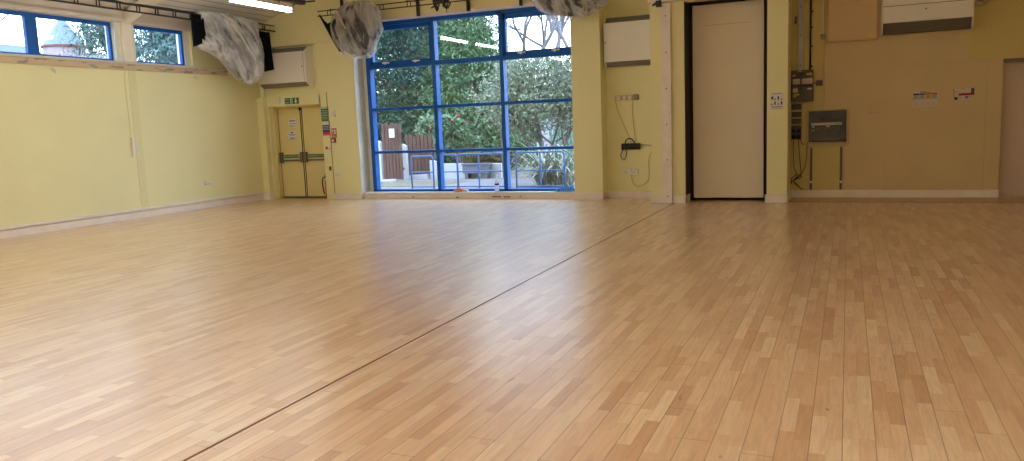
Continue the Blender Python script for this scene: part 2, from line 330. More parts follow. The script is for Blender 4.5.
struct('trim_3', bx(-.885, 4.2, 13.700, 13.715, 0, .004), threshold)
struct('trim_4', bx(-2.732, -2.721, -4.2, 13.48, 0, .003), threshold)
# border boards of the floor in front of the right wall
bm_ = mat('border_floor_boards', (205, 158, 118), .35, vary=.1, scale=3)
struct('trim_5', bx(-.885, 4.2, 13.715, 14.5, 0, .003), bm_)
# white timber post at the end of the step, header bracket
t = MB(); t.box(-2.915, -2.757, 13.475, 13.53, 0, 3.36)
p = struct('trim_6', t, cream, bevel=.004)
for z in (.12, .75, 1.35, 1.95, 2.55, 3.15): MB().disc((-2.836, 13.475, z), .012, 'y', -.004, 10).build('screw', steel, p)
struct('trim_7', bx(-3.12, -1.24, 13.42, 13.53, 3.375, 3.62), cream, bevel=.01)
struct('trim_8', bx(-12.04, -11.86, 14.05, YF, .13, 2.24), paint)    # boxed-in pipes in the corner

# steel frame: post and rafter at the left wall, more along the hall
for k, y in enumerate((10.73, 6.2, 1.6)):
    r = MB(); r.box(-12.12, -11.99, y - .10, y + .10, 2.845, 3.60)
    o = struct('trim_%d' % (20 + 2 * k), r, post_m, bevel=.006)
    r = MB(); r.prism([(-12.05, 3.50), (-12.05, 3.68), (-3.9, 7.0), (-3.9, 6.83)], 'y', y - .07, y + .07)
    r.prism([(-3.9, 6.83), (-3.9, 7.0), (4.2, 3.69), (4.2, 3.52)], 'y', y - .07, y + .07)
    struct('trim_%d' % (21 + 2 * k), r, post_m)

# ------------------------------------------------------------------ windows
def left_window(idx, ya, yb, mull=None):
    r = sroot('window_%d' % idx, (-12.16, (ya + yb) / 2, 2.845))
    b = MB(); F = (-12.20, -12.13); w_ = .05
    b.box(*F, ya, yb, 2.845, 2.845 + w_ * .8); b.box(*F, ya, yb, 3.47, 3.53); b.box(*F, ya, ya + w_, 2.885, 3.47); b.box(*F, yb - w_, yb, 2.885, 3.47)
    if mull: b.box(*F, mull - .1, mull + .1, 2.885, 3.47)
    b.build('window_frame', blue, r, bevel=.004)
    ys = [ya + w_, yb - w_] if not mull else [ya + w_, mull - .1, mull + .1, yb - w_]
    for i in range(0, len(ys), 2): bx(-12.172, -12.166, ys[i], ys[i + 1], 2.885, 3.47).build('pane', glass, r)
    return r
left_window(1, 7.40, 10.50, 8.99)
left_window(2, 10.93, 12.16)
struct('trim_9', MB().box(-12.3, -12.10, 12.16, 12.30, 2.845, 3.55).box(-12.28, -12.05, 10.50, 10.93, 2.845, 3.55), mat('pale_reveal_paint', (226, 226, 214), .6))
struct('trim_10', MB().box(-12.3, -12.12, 1.0, 7.4, 2.77, 3.55), lintel_m)
struct('trim_11', bx(-12.3, -12.10, 7.4, 12.16, 2.77, 2.845), lintel_m)

# big garden window
W = sroot('window_4', (-7.1, 14.45, .14))
x0, x1 = -9.35, -4.72; zb, zt = .14, 3.66; Y0, Y1 = 14.36, 14.52
fr = MB()
fr.box(x0, x0 + .09, Y0, Y1, zb, zt); fr.box(x1 - .035, x1, Y0, Y1, zb, zt); fr.box(x0, x1, Y0, Y1, zb, zb + .045); fr.box(x0, x1, Y0, Y1, zt - .08, zt)
MX = [(-7.785, -7.70), (-6.285, -6.205)]
for a, b_ in MX: fr.box(a, b_, Y0, Y1, zb, zt)
RZ = [(2.71, 2.80), (1.845, 1.905), (.945, 1.00)]
for a, b_ in RZ: fr.box(x0, x1, Y0 + .01, Y1, a, b_)
fr.build('window_frame', blue, W, bevel=.006)
cols = [(x0 + .09, MX[0][0]), (MX[0][1], MX[1][0]), (MX[1][1], x1 - .035)]
rows = [(2.80, zt - .08), (1.905, 2.71), (1.0, 1.845), (zb + .045, .945)]
for ci, (a, b_) in enumerate(cols):
    for ri, (c, d) in enumerate(rows):
        bx(a, b_, 14.478, 14.484, c, d).build('pane', glass, W)
        if ri == 0 and ci != 1:
            s = MB(); q = .06; s.box(a, b_, 14.40, 14.50, c, c + q); s.box(a, b_, 14.40, 14.50, d - q - .03, d); s.box(a, a + q, 14.40, 14.50, c, d); s.box(b_ - q, b_, 14.40, 14.50, c, d)
            so = s.build('sash', blue, W, bevel=.004)
            for hx in (a + .3, b_ - .45):
                h = MB(); h.box(hx, hx + .16, 14.375, 14.398, c + .01, c + .035); h.box(hx + .05, hx + .09, 14.36, 14.40, c - .01, c + .04); h.build('window_stay', white_pl, so, bevel=.003)
struct('trim_12', bx(-9.50, -4.70, 14.20, 14.55, .10, .14), mat('white_sill_board', (222, 222, 224), .4), bevel=.006)
struct('trim_13', bx(-9.50, -4.70, 14.215, 14.55, 0, .10), cream)
tk = mat('dark_scuff', (70, 60, 52), .7)
sk = MB()
for a, b_, z in ((-8.32, -8.28, .03), (-7.3, -7.24, .02), (-6.5, -6.3, .035), (-6.25, -6.1, .03), (-5.9, -5.87, .04)): sk.box(a, b_, 14.213, 14.216, z, z + .02)
struct('trim_14', sk, tk)
struct('trim_15', bx(-9.52, -9.49, 14.13, 14.5, .14, 3.66).box(-9.52, -9.35, 14.46, 14.52, .14, 3.66), mat('pale_reveal_paint', (226, 226, 214), .6))
struct('trim_16', bx(-9.5, -4.7, 14.16, 14.6, 3.655, 3.70), cream)

# ------------------------------------------------------------------ doors
D = sroot('door_1', (-11.14, 14.43, 0))
fwm = MB(); fwm.box(-11.83, -11.80, 14.30, 14.50, 0, 2.05).box(-10.47, -10.436, 14.32, 14.50, 0, 2.05).box(-11.83, -10.436, 14.30, 14.50, 2.02, 2.05)
fwm.build('door_frame', paint_door, D)
for s, (a, b_) in enumerate(((-11.795, -11.145), (-11.135, -10.475))):
    leaf = bx(a, b_, 14.43, 14.48, .012, 2.015).build('door_leaf', paint_door, D, bevel=.003)
    bar = MB(); bar.box(a + .03, b_ - .02, 14.37, 14.40, .83, .865); bar.build('push_bar', steel, leaf, bevel=.006)
    hs = MB()
    for hx in (a + .0, b_ - .085): hs.box(hx, hx + .08, 14.36, 14.43, .80, 1.03)
    hs.build('bar_housing', steel, leaf, bevel=.01)
    lab = bx(a + .10, b_ - .10, 14.424, 14.43, .90, .975).build('push_bar_sign', green_sign, leaf)
    text('sign_text', '> PUSH BAR TO OPEN', .05, paper_m, leaf, ((a + b_) / 2, 14.422, .937))
    rod = MB(); ex = b_ - .03 if s == 0 else a + .03
    rod.tube([(ex, 14.415, .02), (ex, 14.415, 2.0)], .009, 8); rod.box(ex - .02, ex + .02, 14.40, 14.43, 1.95, 2.01)
    if s == 0: rod.build('vertical_bolt', blacksteel if s == 0 else steel, leaf)
    MB().box(a - .008, a + .004, 14.42, 14.44, .02, 2.0).build('hinge_line', steel if s == 0 else blacksteel, leaf)
    bx(a, b_, 14.40, 14.43, .012, .035).build('kick_strip', steel, leaf)
# middle tall panel
D2 = sroot('door_2', (-1.9, 13.98, 0))
bx(-2.478, -1.306, 13.96, 14.0, .05, 3.335).build('door_leaf', panel_m, D2, bevel=.004)
MB().box(-2.30, -1.55, 13.955, 13.960, 2.985, 2.992).build('crease', mat('tan_line', (196, 160, 128), .6), D2)
MB().box(-1.262, -1.245, 13.78, 13.82, 0, 3.36).box(-2.52, -2.46, 13.98, 14.05, 0, 3.36).build('guide_rail', blacksteel, D2)
MB().box(-2.2, -2.17, 13.93, 13.97, 3.335, 3.37).box(-1.6, -1.57, 13.93, 13.97, 3.335, 3.37).build('hanger', blacksteel, D2)
# far-right door
D3 = sroot('door_3', (2.7, 14.68, 0))
bx(2.22, 3.25, 14.66, 14.70, .0, 2.12).build('door_leaf', pinkdoor, D3)
bx(2.20, 3.27, 14.50, 14.70, 2.12, 2.165).build('door_head', mat('grey_head_strip', (120, 110, 100), .5), D3)
# blanked-off hatches in the right wall
struct('trim_17', bx(.575, 2.0, 14.488, 14.50, .125, 2.155), rw_m, bevel=.004)
struct('trim_18', bx(2.0, 2.205, 14.480, 14.50, .125, 2.16), rw_m, bevel=.004)

# ------------------------------------------------------------------ convector heaters
def heater(xa, xb, yw, z0, z1, label, grp, dep=.27, lines=False, gm=grille_m):
    r = thing('convector_heater', ((xa + xb) / 2, yw, z0), label, 'heater', grp)
    prof = [(yw, z0), (yw - dep * .55, z0), (yw - dep, z0 + .09), (yw - dep, z1 - .10), (yw - dep * .5, z1), (yw, z1)]
    b = MB(); b.prism([(y, z) for y, z in prof], 'x', xa, xb); cs_ = b.build('casing', enamel, r, bevel=.006)
    def sl(name, a, c, m):
        g = MB(); n = 7
        for i in range(n):
            t0, t1 = (i + .2) / n, (i + .75) / n
            p0 = Vector((0, a[0] + (c[0] - a[0]) * t0, a[1] + (c[1] - a[1]) * t0)); p1 = Vector((0, a[0] + (c[0] - a[0]) * t1, a[1] + (c[1] - a[1]) * t1))
            nn = Vector((0, -(c[1] - a[1]), c[0] - a[0])); nn = nn.normalized() * .006
            if nn.y > 0: nn = -nn
            g.add([(xa + .03, p0.y, p0.z), (xb - .03, p0.y, p0.z), (xb - .03, p1.y, p1.z), (xa + .03, p1.y, p1.z), (xa + .03, p0.y + nn.y, p0.z + nn.z), (xb - .03, p0.y + nn.y, p0.z + nn.z), (xb - .03, p1.y + nn.y, p1.z + nn.z), (xa + .03, p1.y + nn.y, p1.z + nn.z)],
                  [(0, 1, 2, 3), (4, 5, 6, 7), (0, 1, 5, 4), (1, 2, 6, 5), (2, 3, 7, 6), (3, 0, 4, 7)])
        g.build(name, m, r)
    sl('inlet_grille', prof[1], prof[2], gm); sl('outlet_grille', prof[3], prof[4], gm)
    MB().box(xb - .06, xb - .055, yw - dep - .003, yw - dep, z0 + .09, z1 - .1).build('panel_joint', grille_m, cs_)
    for hx in (xa + .04, xb - .1): MB().disc((hx, yw - dep, (z0 + z1) / 2), .012, 'y', -.006, 10).build('panel_screw', blacksteel, cs_)
    return r
heater(-11.88, -10.60, 14.25, 2.44, 3.27, 'white wall convector heater above the double fire doors, with plastic-wrapped drape beside it', None)
heater(-4.12, -3.13, 14.40, 2.42, 3.30, 'white wall convector heater in the recess right of the garden window', None, dep=.22)
h3 = thing('convector_heater', (1.11, 14.5, 2.66), 'large white convector heater high on the dark right-hand wall above the two posters', 'heater')
bx(.49, 1.74, 14.26, 14.5, 2.82, 3.60).build('casing', enamel, h3, bevel=.006)
g = MB(); g.prism([(14.28, 2.82), (14.5, 2.82), (14.5, 2.655), (14.40, 2.655)], 'x', .495, 1.735); g.build('outlet_grille', dgrille_m, h3)
g = MB()
for i in range(8):
    z = 2.67 + i * .02; y = 14.40 - (z - 2.655) * .72; g.box(.51, 1.72, y - .006, y + .01, z, z + .007)
g.build('grille_slats', grille_m, h3)
bx(.49, 1.74, 14.256, 14.262, 3.075, 3.083).build('panel_joint', dark_box, h3)
for hx in (1.1,): MB().disc((hx, 14.26, 3.0), .012, 'y', -.008, 10).build('panel_screw', blacksteel, h3)
for xx in (.475, 1.74): bx(xx, xx + .015, 14.25, 14.5, 2.655, 3.60).build('side_cheek', enamel, h3)

# ------------------------------------------------------------------ lights
def lamp(y0, label):
    r = thing('fluorescent_light', (-9.13, y0 + .8, 3.62), label, 'light', 'hanging fluorescent lights')
    bx(-9.18, -9.08, y0, y0 + 1.6, 3.64, 3.69).build('batten', enamel, r)
    b = MB(); b.prism([(-9.18, 3.64), (-9.165, 3.585), (-9.13, 3.57), (-9.095, 3.585), (-9.08, 3.64)], 'y', y0 + .02, y0 + 1.58); b.build('diffuser', tubem, r, smooth=False)
    for k in (.02, 1.58): bx(-9.185, -9.075, y0 + k - .02, y0 + k + .02, 3.565, 3.69).build('end_cap', white_pl, r)
    for k in (.3, 1.3): MB().tube([(-9.13, y0 + k, 3.69), (-9.13, y0 + k, 3.745)], .008, 6).build('hanger', blacksteel, r)
ln = ['hanging fluorescent light nearest the far wall, glowing white beside the wrapped drape']
for i in range(7): lamp(10.13 - i * 1.93, ln[0] if i == 0 else 'hanging fluorescent light further back along the same rail')
tr = thing('lighting_trunking', (-9.13, 5, 3.78), 'dark overhead trunking carrying the fluorescent lights', 'trunking')
MB().box(-9.18, -9.08, -4.2, 12.1, 3.745, 3.83).build('channel', dark_box, tr)
for y in (-3, 0, 3, 6, 9, 11.95): MB().tube([(-9.13, y, 3.83), (-9.13, y, roof_z(-9.13))], .006, 6).build('drop_rod', blacksteel, tr)
b = MB()
for y in (11.8, 11.95): b.box(-9.24, -8.95, y, y + .03, 3.80, 3.86); 
b.tube([(-9.2, 12.0, 3.78), (-8.9, 12.15, 3.80)], .015, 6)
b.build('end_clamp', blacksteel, tr)
# unseen warm lamps added behind and above the camera to brighten the near floor
for i, (x, y) in enumerate(((-.5, -1.0), (-5.0, -1.0), (-.5, 3.0), (-5.0, 3.0))):
    r = thing('fill_lamp', (x, y, 4.9), 'unseen warm fill lamp added over the near end of the hall', 'light', 'added fill lamps')
    bx(x - .35, x + .35, y - .6, y + .6, 4.93, 4.99).build('housing', enamel, r)
    bx(x - .33, x + .33, y - .58, y + .58, 4.915, 4.93).build('diffuser', lampm, r)
    for q in (-.4, .4): MB().tube([(x, y + q, 4.99), (x, y + q, roof_z(x))], .006, 6).build('drop_rod', blacksteel, r)

# ------------------------------------------------------------------ drape rails (ladder trusses)
def ladder(name, p0, p1, h, label, step, pair, r=.010):
    p0, p1 = Vector(p0), Vector(p1); d = (p1 - p0); L = d.length; u = d.normalized()
    t = thing(name, p0, label, 'rail')
    MB().tube([p0, p1], r, 6).build('lower_bar', blacksteel, t)
    MB().tube([p0 + Vector((0, 0, h)), p1 + Vector((0, 0, h))], r, 6).build('upper_bar', blacksteel, t)
    s = step * .4
    while s < L:
        for o in (0, pair):
            q = p0 + u * min(s + o, L - .02); MB().tube([q, q + Vector((0, 0, h))], r * .8, 5).build('rung', blacksteel, t)
        s += step
    return t
ladder('drape_rail', (-11.3, 1.0, 3.618), (-11.3, 13.93, 3.618), .113, 'black ladder rail running under the ceiling along the left windows', .40, .055, .016)
ladder('drape_rail', (-10.0, 13.7, 3.79), (-3.3, 13.7, 3.79), .095, 'black ladder rail running above the garden window', .62, .075, .011)
cb = MB(); rnd = random.Random(12); pts_ = [(-11.32 + rnd.uniform(-.02, .02), 1.2 + k * .33, 3.745 + rnd.uniform(-.012, .03)) for k in range(33)]
cb.tube(pts_, .014, 6); cb.tube([(a - .03, b_ + .1, c + rnd.uniform(-.01, .03)) for a, b_, c in pts_], .011, 6)
tag(cb.build('cable_run', blacksteel), 'loose black cables lying along the top of the left ladder rail', 'cable')
# black straps from roof to window head
for i, xx in enumerate((-9.70, -7.91, -6.80, -5.70)):
    b = MB(); b.box(xx - .028, xx + .028, 14.12, 14.16, 3.66 if i else 3.75, 4.3)
    b.tube([(xx, 14.14, 3.95), (xx, 13.70, 3.90)], .012, 6)
    o = b.build('rail_bracket', blacksteel); tag(o, ['black rail bracket on the wall at the left end of the garden window rail', 'black strap bracket above the left garden window panes', 'black strap bracket above the middle of the garden window', 'black strap bracket above the right garden window panes'][i], 'bracket', 'black rail brackets')
b = MB()
random.seed(3)
for k in range(9):
    a = Vector((-7.2 + random.uniform(-.12, .18), 13.68 + random.uniform(-.03, .03), 3.86)); b.tube([a, a + Vector((random.uniform(-.1, .1), .02, -.10)), a + Vector((random.uniform(-.12, .12), .03, -.12 - random.random() * .1))], .018, 6)
b.box(-7.30, -7.05, 13.63, 13.73, 3.80, 3.90); b.tube([(-7.06, 13.7, 3.8), (-7.04, 13.7, 3.7), (-7.05, 13.7, 3.60)], .008, 5)
tag(b.build('cable_bundle', blacksteel), 'small black knot of cable tied to the rail above the middle window', 'cable')

# wrapped drapes --------------------------------------------------------
def blob(outline, cen, half, depth, to_world, seed, folds, inner=1.0, amp=.05, n=120, m=22, squash=.55):
    import math as M_
    cu, cv = cen; pts = outline; vs = []; fs = []
    def rad(a):
        dx, dy = M_.cos(a), M_.sin(a); best = None
        for i in range(len(pts)):
            x1_, y1_ = pts[i][0] - cu, pts[i][1] - cv; x2_, y2_ = pts[(i + 1) % len(pts)][0] - cu, pts[(i + 1) % len(pts)][1] - cv
            ex, ey = x2_ - x1_, y2_ - y1_; den = dx * ey - dy * ex
            if abs(den) < 1e-9: continue
            t = (x1_ * ey - y1_ * ex) / den; s = (x1_ * dy - y1_ * dx) / den
            if t > 0 and -1e-6 <= s <= 1 + 1e-6 and (best is None or t > best): best = t
        return best or .1
    R0 = [rad(2 * M_.pi * i / n) for i in range(n)]
    R0 = [(R0[i - 1] + 2 * R0[i] + R0[(i + 1) % n]) / 4 for i in range(n)]
    def P(i, s, sign):
        a = 2 * M_.pi * i / n; r = R0[i] * s * inner
        u = cu + r * M_.cos(a); v = cv + r * M_.sin(a); w_ = depth * inner * max(0, 1 - s ** 2.4) ** squash
        # folds run along the given direction
        fd = folds; c = (u * -fd[1] + v * fd[0]); al = (u * fd[0] + v * fd[1])
        q = noise.noise(Vector((c * 8 + seed, al * .8, sign * 3.1))) + .5 * noise.noise(Vector((c * 19, al * 1.6 + seed, sign)))
        q2 = abs(noise.noise(Vector((c * 12, al * 1.0, seed + 7))))
        w_ = w_ + (q * 1.0 - q2 * .8) * amp * min(1, (1 - s) * 6)
        e = 1 + .05 * noise.noise(Vector((a * 3, seed, 0))) * s
        return to_world(cu + (u - cu) * e, cv + (v - cv) * e, sign * w_)
    for sign in (1, -1):
        base = len(vs); vs.append(P(0, 0, sign))
        for j in range(1, m + 1):
            for i in range(n): vs.append(P(i, j / m, sign))
        for i in range(n):
            tri = (base, base + 1 + i, base + 1 + (i + 1) % n); fs.append(tri if sign == 1 else tri[::-1])
            for j in range(1, m):
                a0 = base + 1 + (j - 1) * n; a1 = base + 1 + j * n
                q4 = (a0 + i, a1 + i, a1 + (i + 1) % n, a0 + (i + 1) % n); fs.append(q4 if sign == 1 else q4[::-1])
    b = MB(); b.add(vs, fs); return b
def weld(o):
    bm = bmesh.new(); bm.from_mesh(o.data); bmesh.ops.remove_doubles(bm, verts=bm.verts, dist=.002); bmesh.ops.recalc_face_normals(bm, faces=bm.faces); bm.to_mesh(o.data); bm.free()
def curtain(axis, fixed, a0, a1, ztop, zb0, zb1, name, parent, m, amp=.035, waves=5, n=60, rows=14):
    vs = []; fs = []
    for j in range(rows + 1):
        for i in range(n + 1):
            s = i / n; t = j / rows; zb = zb0 + (zb1 - zb0) * s; z = ztop + (zb - ztop) * t
            a = a0 + (a1 - a0) * s; wv = amp * math.sin(s * waves * 2 * math.pi + t * .8) + amp * .3 * math.sin(s * 23 + t * 3)
            vs.append((fixed + wv, a, z) if axis == 'y' else (a, fixed + wv, z))
    for j in range(rows):
        for i in range(n): fs.append((j * (n + 1) + i, j * (n + 1) + i + 1, (j + 1) * (n + 1) + i + 1, (j + 1) * (n + 1) + i))
    return MB().add(vs, fs).build(name, m, parent, smooth=True, solid=.012)
film = plastic_film('clear_plastic_film', (-.62, 0, 0), (5.5, 5.5, .8), lo=.22, hi=.95)
film2 = plastic_film('clear_plastic_film_upright', (0, .25, 0), stretch=(5.5, 5.5, .8), lo=.08, hi=.66)
tape_m = mat('cream_tape', (216, 204, 180), .5)
greycloth = mat('dark_grey_bundled_cloth', (38, 38, 43), .9, vary=.5, scale=6, bump=.4, bscale=20, spec=.15)
# 1: left rail
d1 = thing('wrapped_drape', (-11.35, 12.6, 3.65), 'long black stage drape bunched up in clear plastic sheet, hanging at the far left corner', 'drape', 'plastic-wrapped drapes')
o1 = [(11.66, 3.80), (12.2, 3.86), (13.0, 3.84), (13.37, 3.80), (13.45, 3.55), (13.55, 3.05), (13.56, 2.75), (13.38, 2.55), (13.1, 2.47), (12.85, 2.55), (12.6, 2.78), (12.35, 2.95), (12.05, 3.08), (11.72, 3.17), (11.70, 3.22), (11.95, 3.46), (11.80, 3.62)]
tw = lambda u, v, w_: (-11.38 + w_, u, v)
q = blob(o1, (12.75, 3.22), 1, .20, tw, 1.0, (.62, -.78), inner=.90, amp=.015).build('bunched_cloth', greycloth, d1, smooth=True); weld(q)
q = blob(o1, (12.75, 3.22), 1, .30, tw, 4.0, (.62, -.78), amp=.11).build('plastic_sheet', film, d1, smooth=True); weld(q)
curtain('y', -11.30, 11.58, 11.90, 3.73, 3.12, 3.24, 'hanging_cloth', d1, blackcloth)
curtain('y', -11.42, 13.42, 13.92, 3.60, 2.72, 2.82, 'hanging_cloth', d1, blackcloth, waves=4)
b = MB(); b.tube([(-11.08, 12.35, 3.60), (-11.07, 12.62, 3.38)], .016, 4); b.build('tape', tape_m, d1)
# 2: over the garden window, left
d2 = thing('wrapped_drape', (-9.1, 13.7, 3.7), 'black stage drape bunched in clear plastic at the upper left of the garden window', 'drape', 'plastic-wrapped drapes')
o2 = [(-9.58, 3.78), (-9.45, 3.93), (-9.1, 4.02), (-8.75, 3.99), (-8.52, 3.84), (-8.47, 3.42), (-8.60, 3.18), (-8.66, 2.98), (-8.80, 2.88), (-9.05, 2.86), (-9.40, 2.99), (-9.60, 3.20), (-9.68, 3.50)]
tw2 = lambda u, v, w_: (u, 13.68 - w_, v)
q = blob(o2, (-9.08, 3.48), 1, .20, tw2, 2.0, (.2, -.98), inner=.88, amp=.015).build('bunched_cloth', greycloth, d2, smooth=True); weld(q)
q = blob(o2, (-9.08, 3.48), 1, .30, tw2, 6.0, (.2, -.98), amp=.09).build('plastic_sheet', film2, d2, smooth=True); weld(q)
c = MB(); c.prism([(-9.95, 3.82), (-9.86, 3.70), (-9.76, 3.62), (-9.66, 3.65), (-9.52, 3.72), (-9.50, 3.05), (-9.62, 3.22)], 'y', 13.66, 13.72); c.build('hanging_cloth', blackcloth, d2)
b = MB(); b.tube([(-9.28, 13.34, 3.78), (-9.20, 13.33, 3.62), (-9.10, 13.34, 3.44)], .018, 4); b.build('tape', tape_m, d2)
# 3: over the garden window, right
d3 = thing('wrapped_drape', (-4.6, 13.5, 3.7), 'black stage drape bunched in clear plastic at the top right of the garden window', 'drape', 'plastic-wrapped drapes')
o3 = [(-5.38, 3.95), (-5.33, 3.66), (-5.12, 3.44), (-4.85, 3.29), (-4.55, 3.235), (-4.25, 3.27), (-4.02, 3.36), (-3.88, 3.42), (-3.80, 3.60), (-3.85, 3.95), (-4.2, 4.08), (-5.0, 4.08)]
tw3 = lambda u, v, w_: (u, 13.60 - w_, v)
q = blob(o3, (-4.6, 3.66), 1, .20, tw3, 3.0, (.7, -.5), inner=.85, amp=.015).build('bunched_cloth', greycloth, d3, smooth=True); weld(q)
q = blob(o3, (-4.6, 3.66), 1, .30, tw3, 9.0, (.7, -.5), amp=.09).build('plastic_sheet', film2, d3, smooth=True); weld(q)

# ------------------------------------------------------------------ wall fittings, left wall
def plate(name, label, cat, x0, x1, z0, z1, yw, n=1, m=white_pl, grp=None, dep=.022, holes='socket'):
    r = thing(name, ((x0 + x1) / 2, yw, z0), label, cat, grp)
    bp_ = bx(x0, x1, yw - dep, yw, z0, z1).build('back_plate', m, r, bevel=.003)
    wd = (x1 - x0) / n; zc = (z0 + z1) / 2; H_ = z1 - z0
    for i in range(n):
        cx = x0 + wd * (i + .5)
        if holes == 'socket':
            h = MB(); q = wd * .12
            for a, c in ((-1, -.14), (1, -.14), (0, .12)): h.box(cx + a * q - q * .3, cx + a * q + q * .3, yw - dep - .002, yw - dep, zc + c * H_ - H_ * .05, zc + c * H_ + H_ * .05)
            h.build('socket_holes', darker_box, bp_); bx(cx + wd * .18, cx + wd * .34, yw - dep - .006, yw - dep, zc + H_ * .18, zc + H_ * .36).build('rocker', m, bp_)
        else:
            bx(cx - wd * .16, cx + wd * .16, yw - dep - .008, yw - dep, zc - H_ * .22, zc + H_ * .22).build('rocker', m, bp_, bevel=.002)
    return r
# socket on the left wall (plate lies in the wall plane x = -12.04)
r = thing('wall_socket', (-12.04, 12.38, .46), 'double white wall socket low on the long yellow left wall', 'socket')
bx(-12.04, -12.02, 12.30, 12.45, .46, .55).build('back_plate', white_pl, r, bevel=.003)
bx(-12.02, -12.017, 12.325, 12.345, .48, .50).box(-12.02, -12.017, 12.40, 12.42, .48, .50).build('socket_holes', darker_box, r)
r = thing('cable_conduit', (-12.04, 10.62, 1.17), 'thin wall cable with white box cover running down the left wall from the ledge', 'cable')
MB().tube([(-12.025, 10.60, 2.78), (-12.03, 10.615, 2.62), (-12.03, 10.60, 2.4), (-12.034, 10.62, 1.5)], .005, 6).build('cable', paint, r)
bx(-12.04, -12.00, 10.60, 10.66, 1.14, 1.48).build('cover', white_pl, r, bevel=.004)
for i, (y, z) in enumerate(((9.22, 2.64), (12.31, 2.64))):
    r = thing('wall_hook', (-12.04, y, z), ['small white round hook on the left wall under the long window', 'small white round hook on the left wall near the far corner'][i], 'hook', 'white hooks under the ledge')
    MB().disc((-12.04, y, z), .035, 'x', .025, 14).build('rose', white_pl, r)
    MB().tube([(-12.02, y, z), (-11.99, y, z - .01), (-11.985, y, z - .06)], .012, 8).build('hook_arm', white_pl, r)
struct('trim_30', bx(-12.04, -12.035, 10.70, 10.86, .19, 2.69), mat('darker_yellow_strip', (226, 218, 165), .55, vary=.02))

# ------------------------------------------------------------------ fittings around the fire doors
def board(name, label, cat, x0, x1, z0, z1, y, m, dep=.008, grp=None):
    r = thing(name, ((x0 + x1) / 2, y, z0), label, cat, grp); bx(x0, x1, y - dep, y, z0, z1).build('sign_panel', m, r); return r
def bars(name, m, r, y, items):
    b = MB()
    for x0, x1, z0, z1 in items: b.box(x0, x1, y - .0015, y, z0, z1)
    return b.build(name, m, r)
r = board('exit_sign', 'green and white fire exit sign with arrow above the double doors', 'sign', -11.37, -11.00, 2.085, 2.215, YF, green_sign)
yq = YF - .008
text('sign_text', 'Fire\nexit', .062, paper_m, r, (-11.30, yq - .001, 2.15))
bars('door_symbol', paper_m, r, yq, [(-11.22, -11.16, 2.095, 2.205)])
MB().disc((-11.185, yq - .0015, 2.185), .011, 'y', -.002, 10).box(-11.195, -11.178, yq - .003, yq - .0015, 2.13, 2.172).add([(-11.21, yq - .003, 2.10), (-11.20, yq - .003, 2.10), (-11.183, yq - .003, 2.135), (-11.19, yq - .003, 2.135)], [(0, 1, 2, 3)]).add([(-11.165, yq - .003, 2.11), (-11.172, yq - .003, 2.105), (-11.19, yq - .003, 2.13), (-11.183, yq - .003, 2.14)], [(0, 1, 2, 3)]).build('running_figure', green_sign, r)
MB().add([(-11.12, yq - .002, 2.145), (-11.09, yq - .002, 2.145), (-11.09, yq - .002, 2.205), (-11.06, yq - .002, 2.205), (-11.06, yq - .002, 2.145), (-11.03, yq - .002, 2.145), (-11.075, yq - .002, 2.092)], [(0, 1, 2, 3, 4, 5, 6)]).build('arrow', paper_m, r)
r = thing('door_sounder', (-11.53, YF, 2.12), 'small white plastic box left of the green exit sign', 'sensor'); bx(-11.575, -11.49, YF - .045, YF, 2.11, 2.25).build('case', white_pl, r, bevel=.01); MB().tube([(-11.53, YF - .02, 2.11), (-11.53, YF - .02, 2.08)], .008, 6).build('cable', white_pl, r)
r = board('notice', 'upper white paper notice with a bold heading on the left fire door', 'notice', -11.52, -11.29, 1.575, 1.775, 14.43, paper_m, .003)
bars('heading', ink, r, 14.427, [(-11.49 + i * .026, -11.475 + i * .026, 1.71, 1.745 if i % 2 else 1.735) for i in range(5)] + [(-11.49, -11.32, 1.655, 1.664), (-11.46, -11.44, 1.60, 1.62), (-11.43, -11.34, 1.605, 1.614)])
bars('heading_end', orange_ink, r, 14.427, [(-11.36, -11.325, 1.71, 1.738), (-11.48, -11.463, 1.60, 1.62)])
r = board('notice', 'lower white paper notice with faint print on the left fire door', 'notice', -11.57, -11.31, 1.30, 1.505, 14.43, paper_m, .003)
bars('print', ink, r, 14.427, [(-11.47, -11.41, 1.45, 1.475), (-11.53, -11.35, 1.42, 1.427), (-11.50, -11.38, 1.40, 1.406), (-11.49, -11.39, 1.34, 1.352), (-11.52, -11.36, 1.32, 1.328)])
r = board('fire_notice', 'green fire action notice with white heading right of the double doors', 'sign', -10.43, -10.245, 1.68, 1.985, YF, green_sign)
bars('white_heading', paper_m, r, yq, [(-10.425, -10.25, 1.945, 1.98)] + [(-10.41, -10.27, 1.90 - i * .035, 1.907 - i * .035) for i in range(6)])
text('sign_text', 'Fire action', .032, ink, r, (-10.337, yq - .003, 1.962))
r = board('fire_notice', 'blue and red safety notice with white panels below the green one', 'sign', -10.42, -10.235, 1.37, 1.67, YF, blue_sign)
bars('white_band', paper_m, r, yq, [(-10.415, -10.24, 1.60, 1.665), (-10.40, -10.26, 1.50, 1.507), (-10.40, -10.26, 1.53, 1.537), (-10.40, -10.26, 1.56, 1.567), (-10.415, -10.24, 1.375, 1.385)])
bars('red_band', red_sign, r, yq, [(-10.415, -10.24, 1.39, 1.445)])
r = board('call_point_sign', 'red fire alarm sign with white flame and hand symbols', 'sign', -10.20, -10.075, 1.315, 1.52, YF, red_sign)
bars('symbols', paper_m, r, yq, [(-10.185, -10.15, 1.44, 1.50), (-10.13, -10.09, 1.39, 1.50), (-10.19, -10.09, 1.335, 1.345), (-10.19, -10.11, 1.36, 1.368)])
MB().disc((-10.165, yq, 1.41), .015, 'y', -.002, 12).build('button_symbol', paper_m, r)
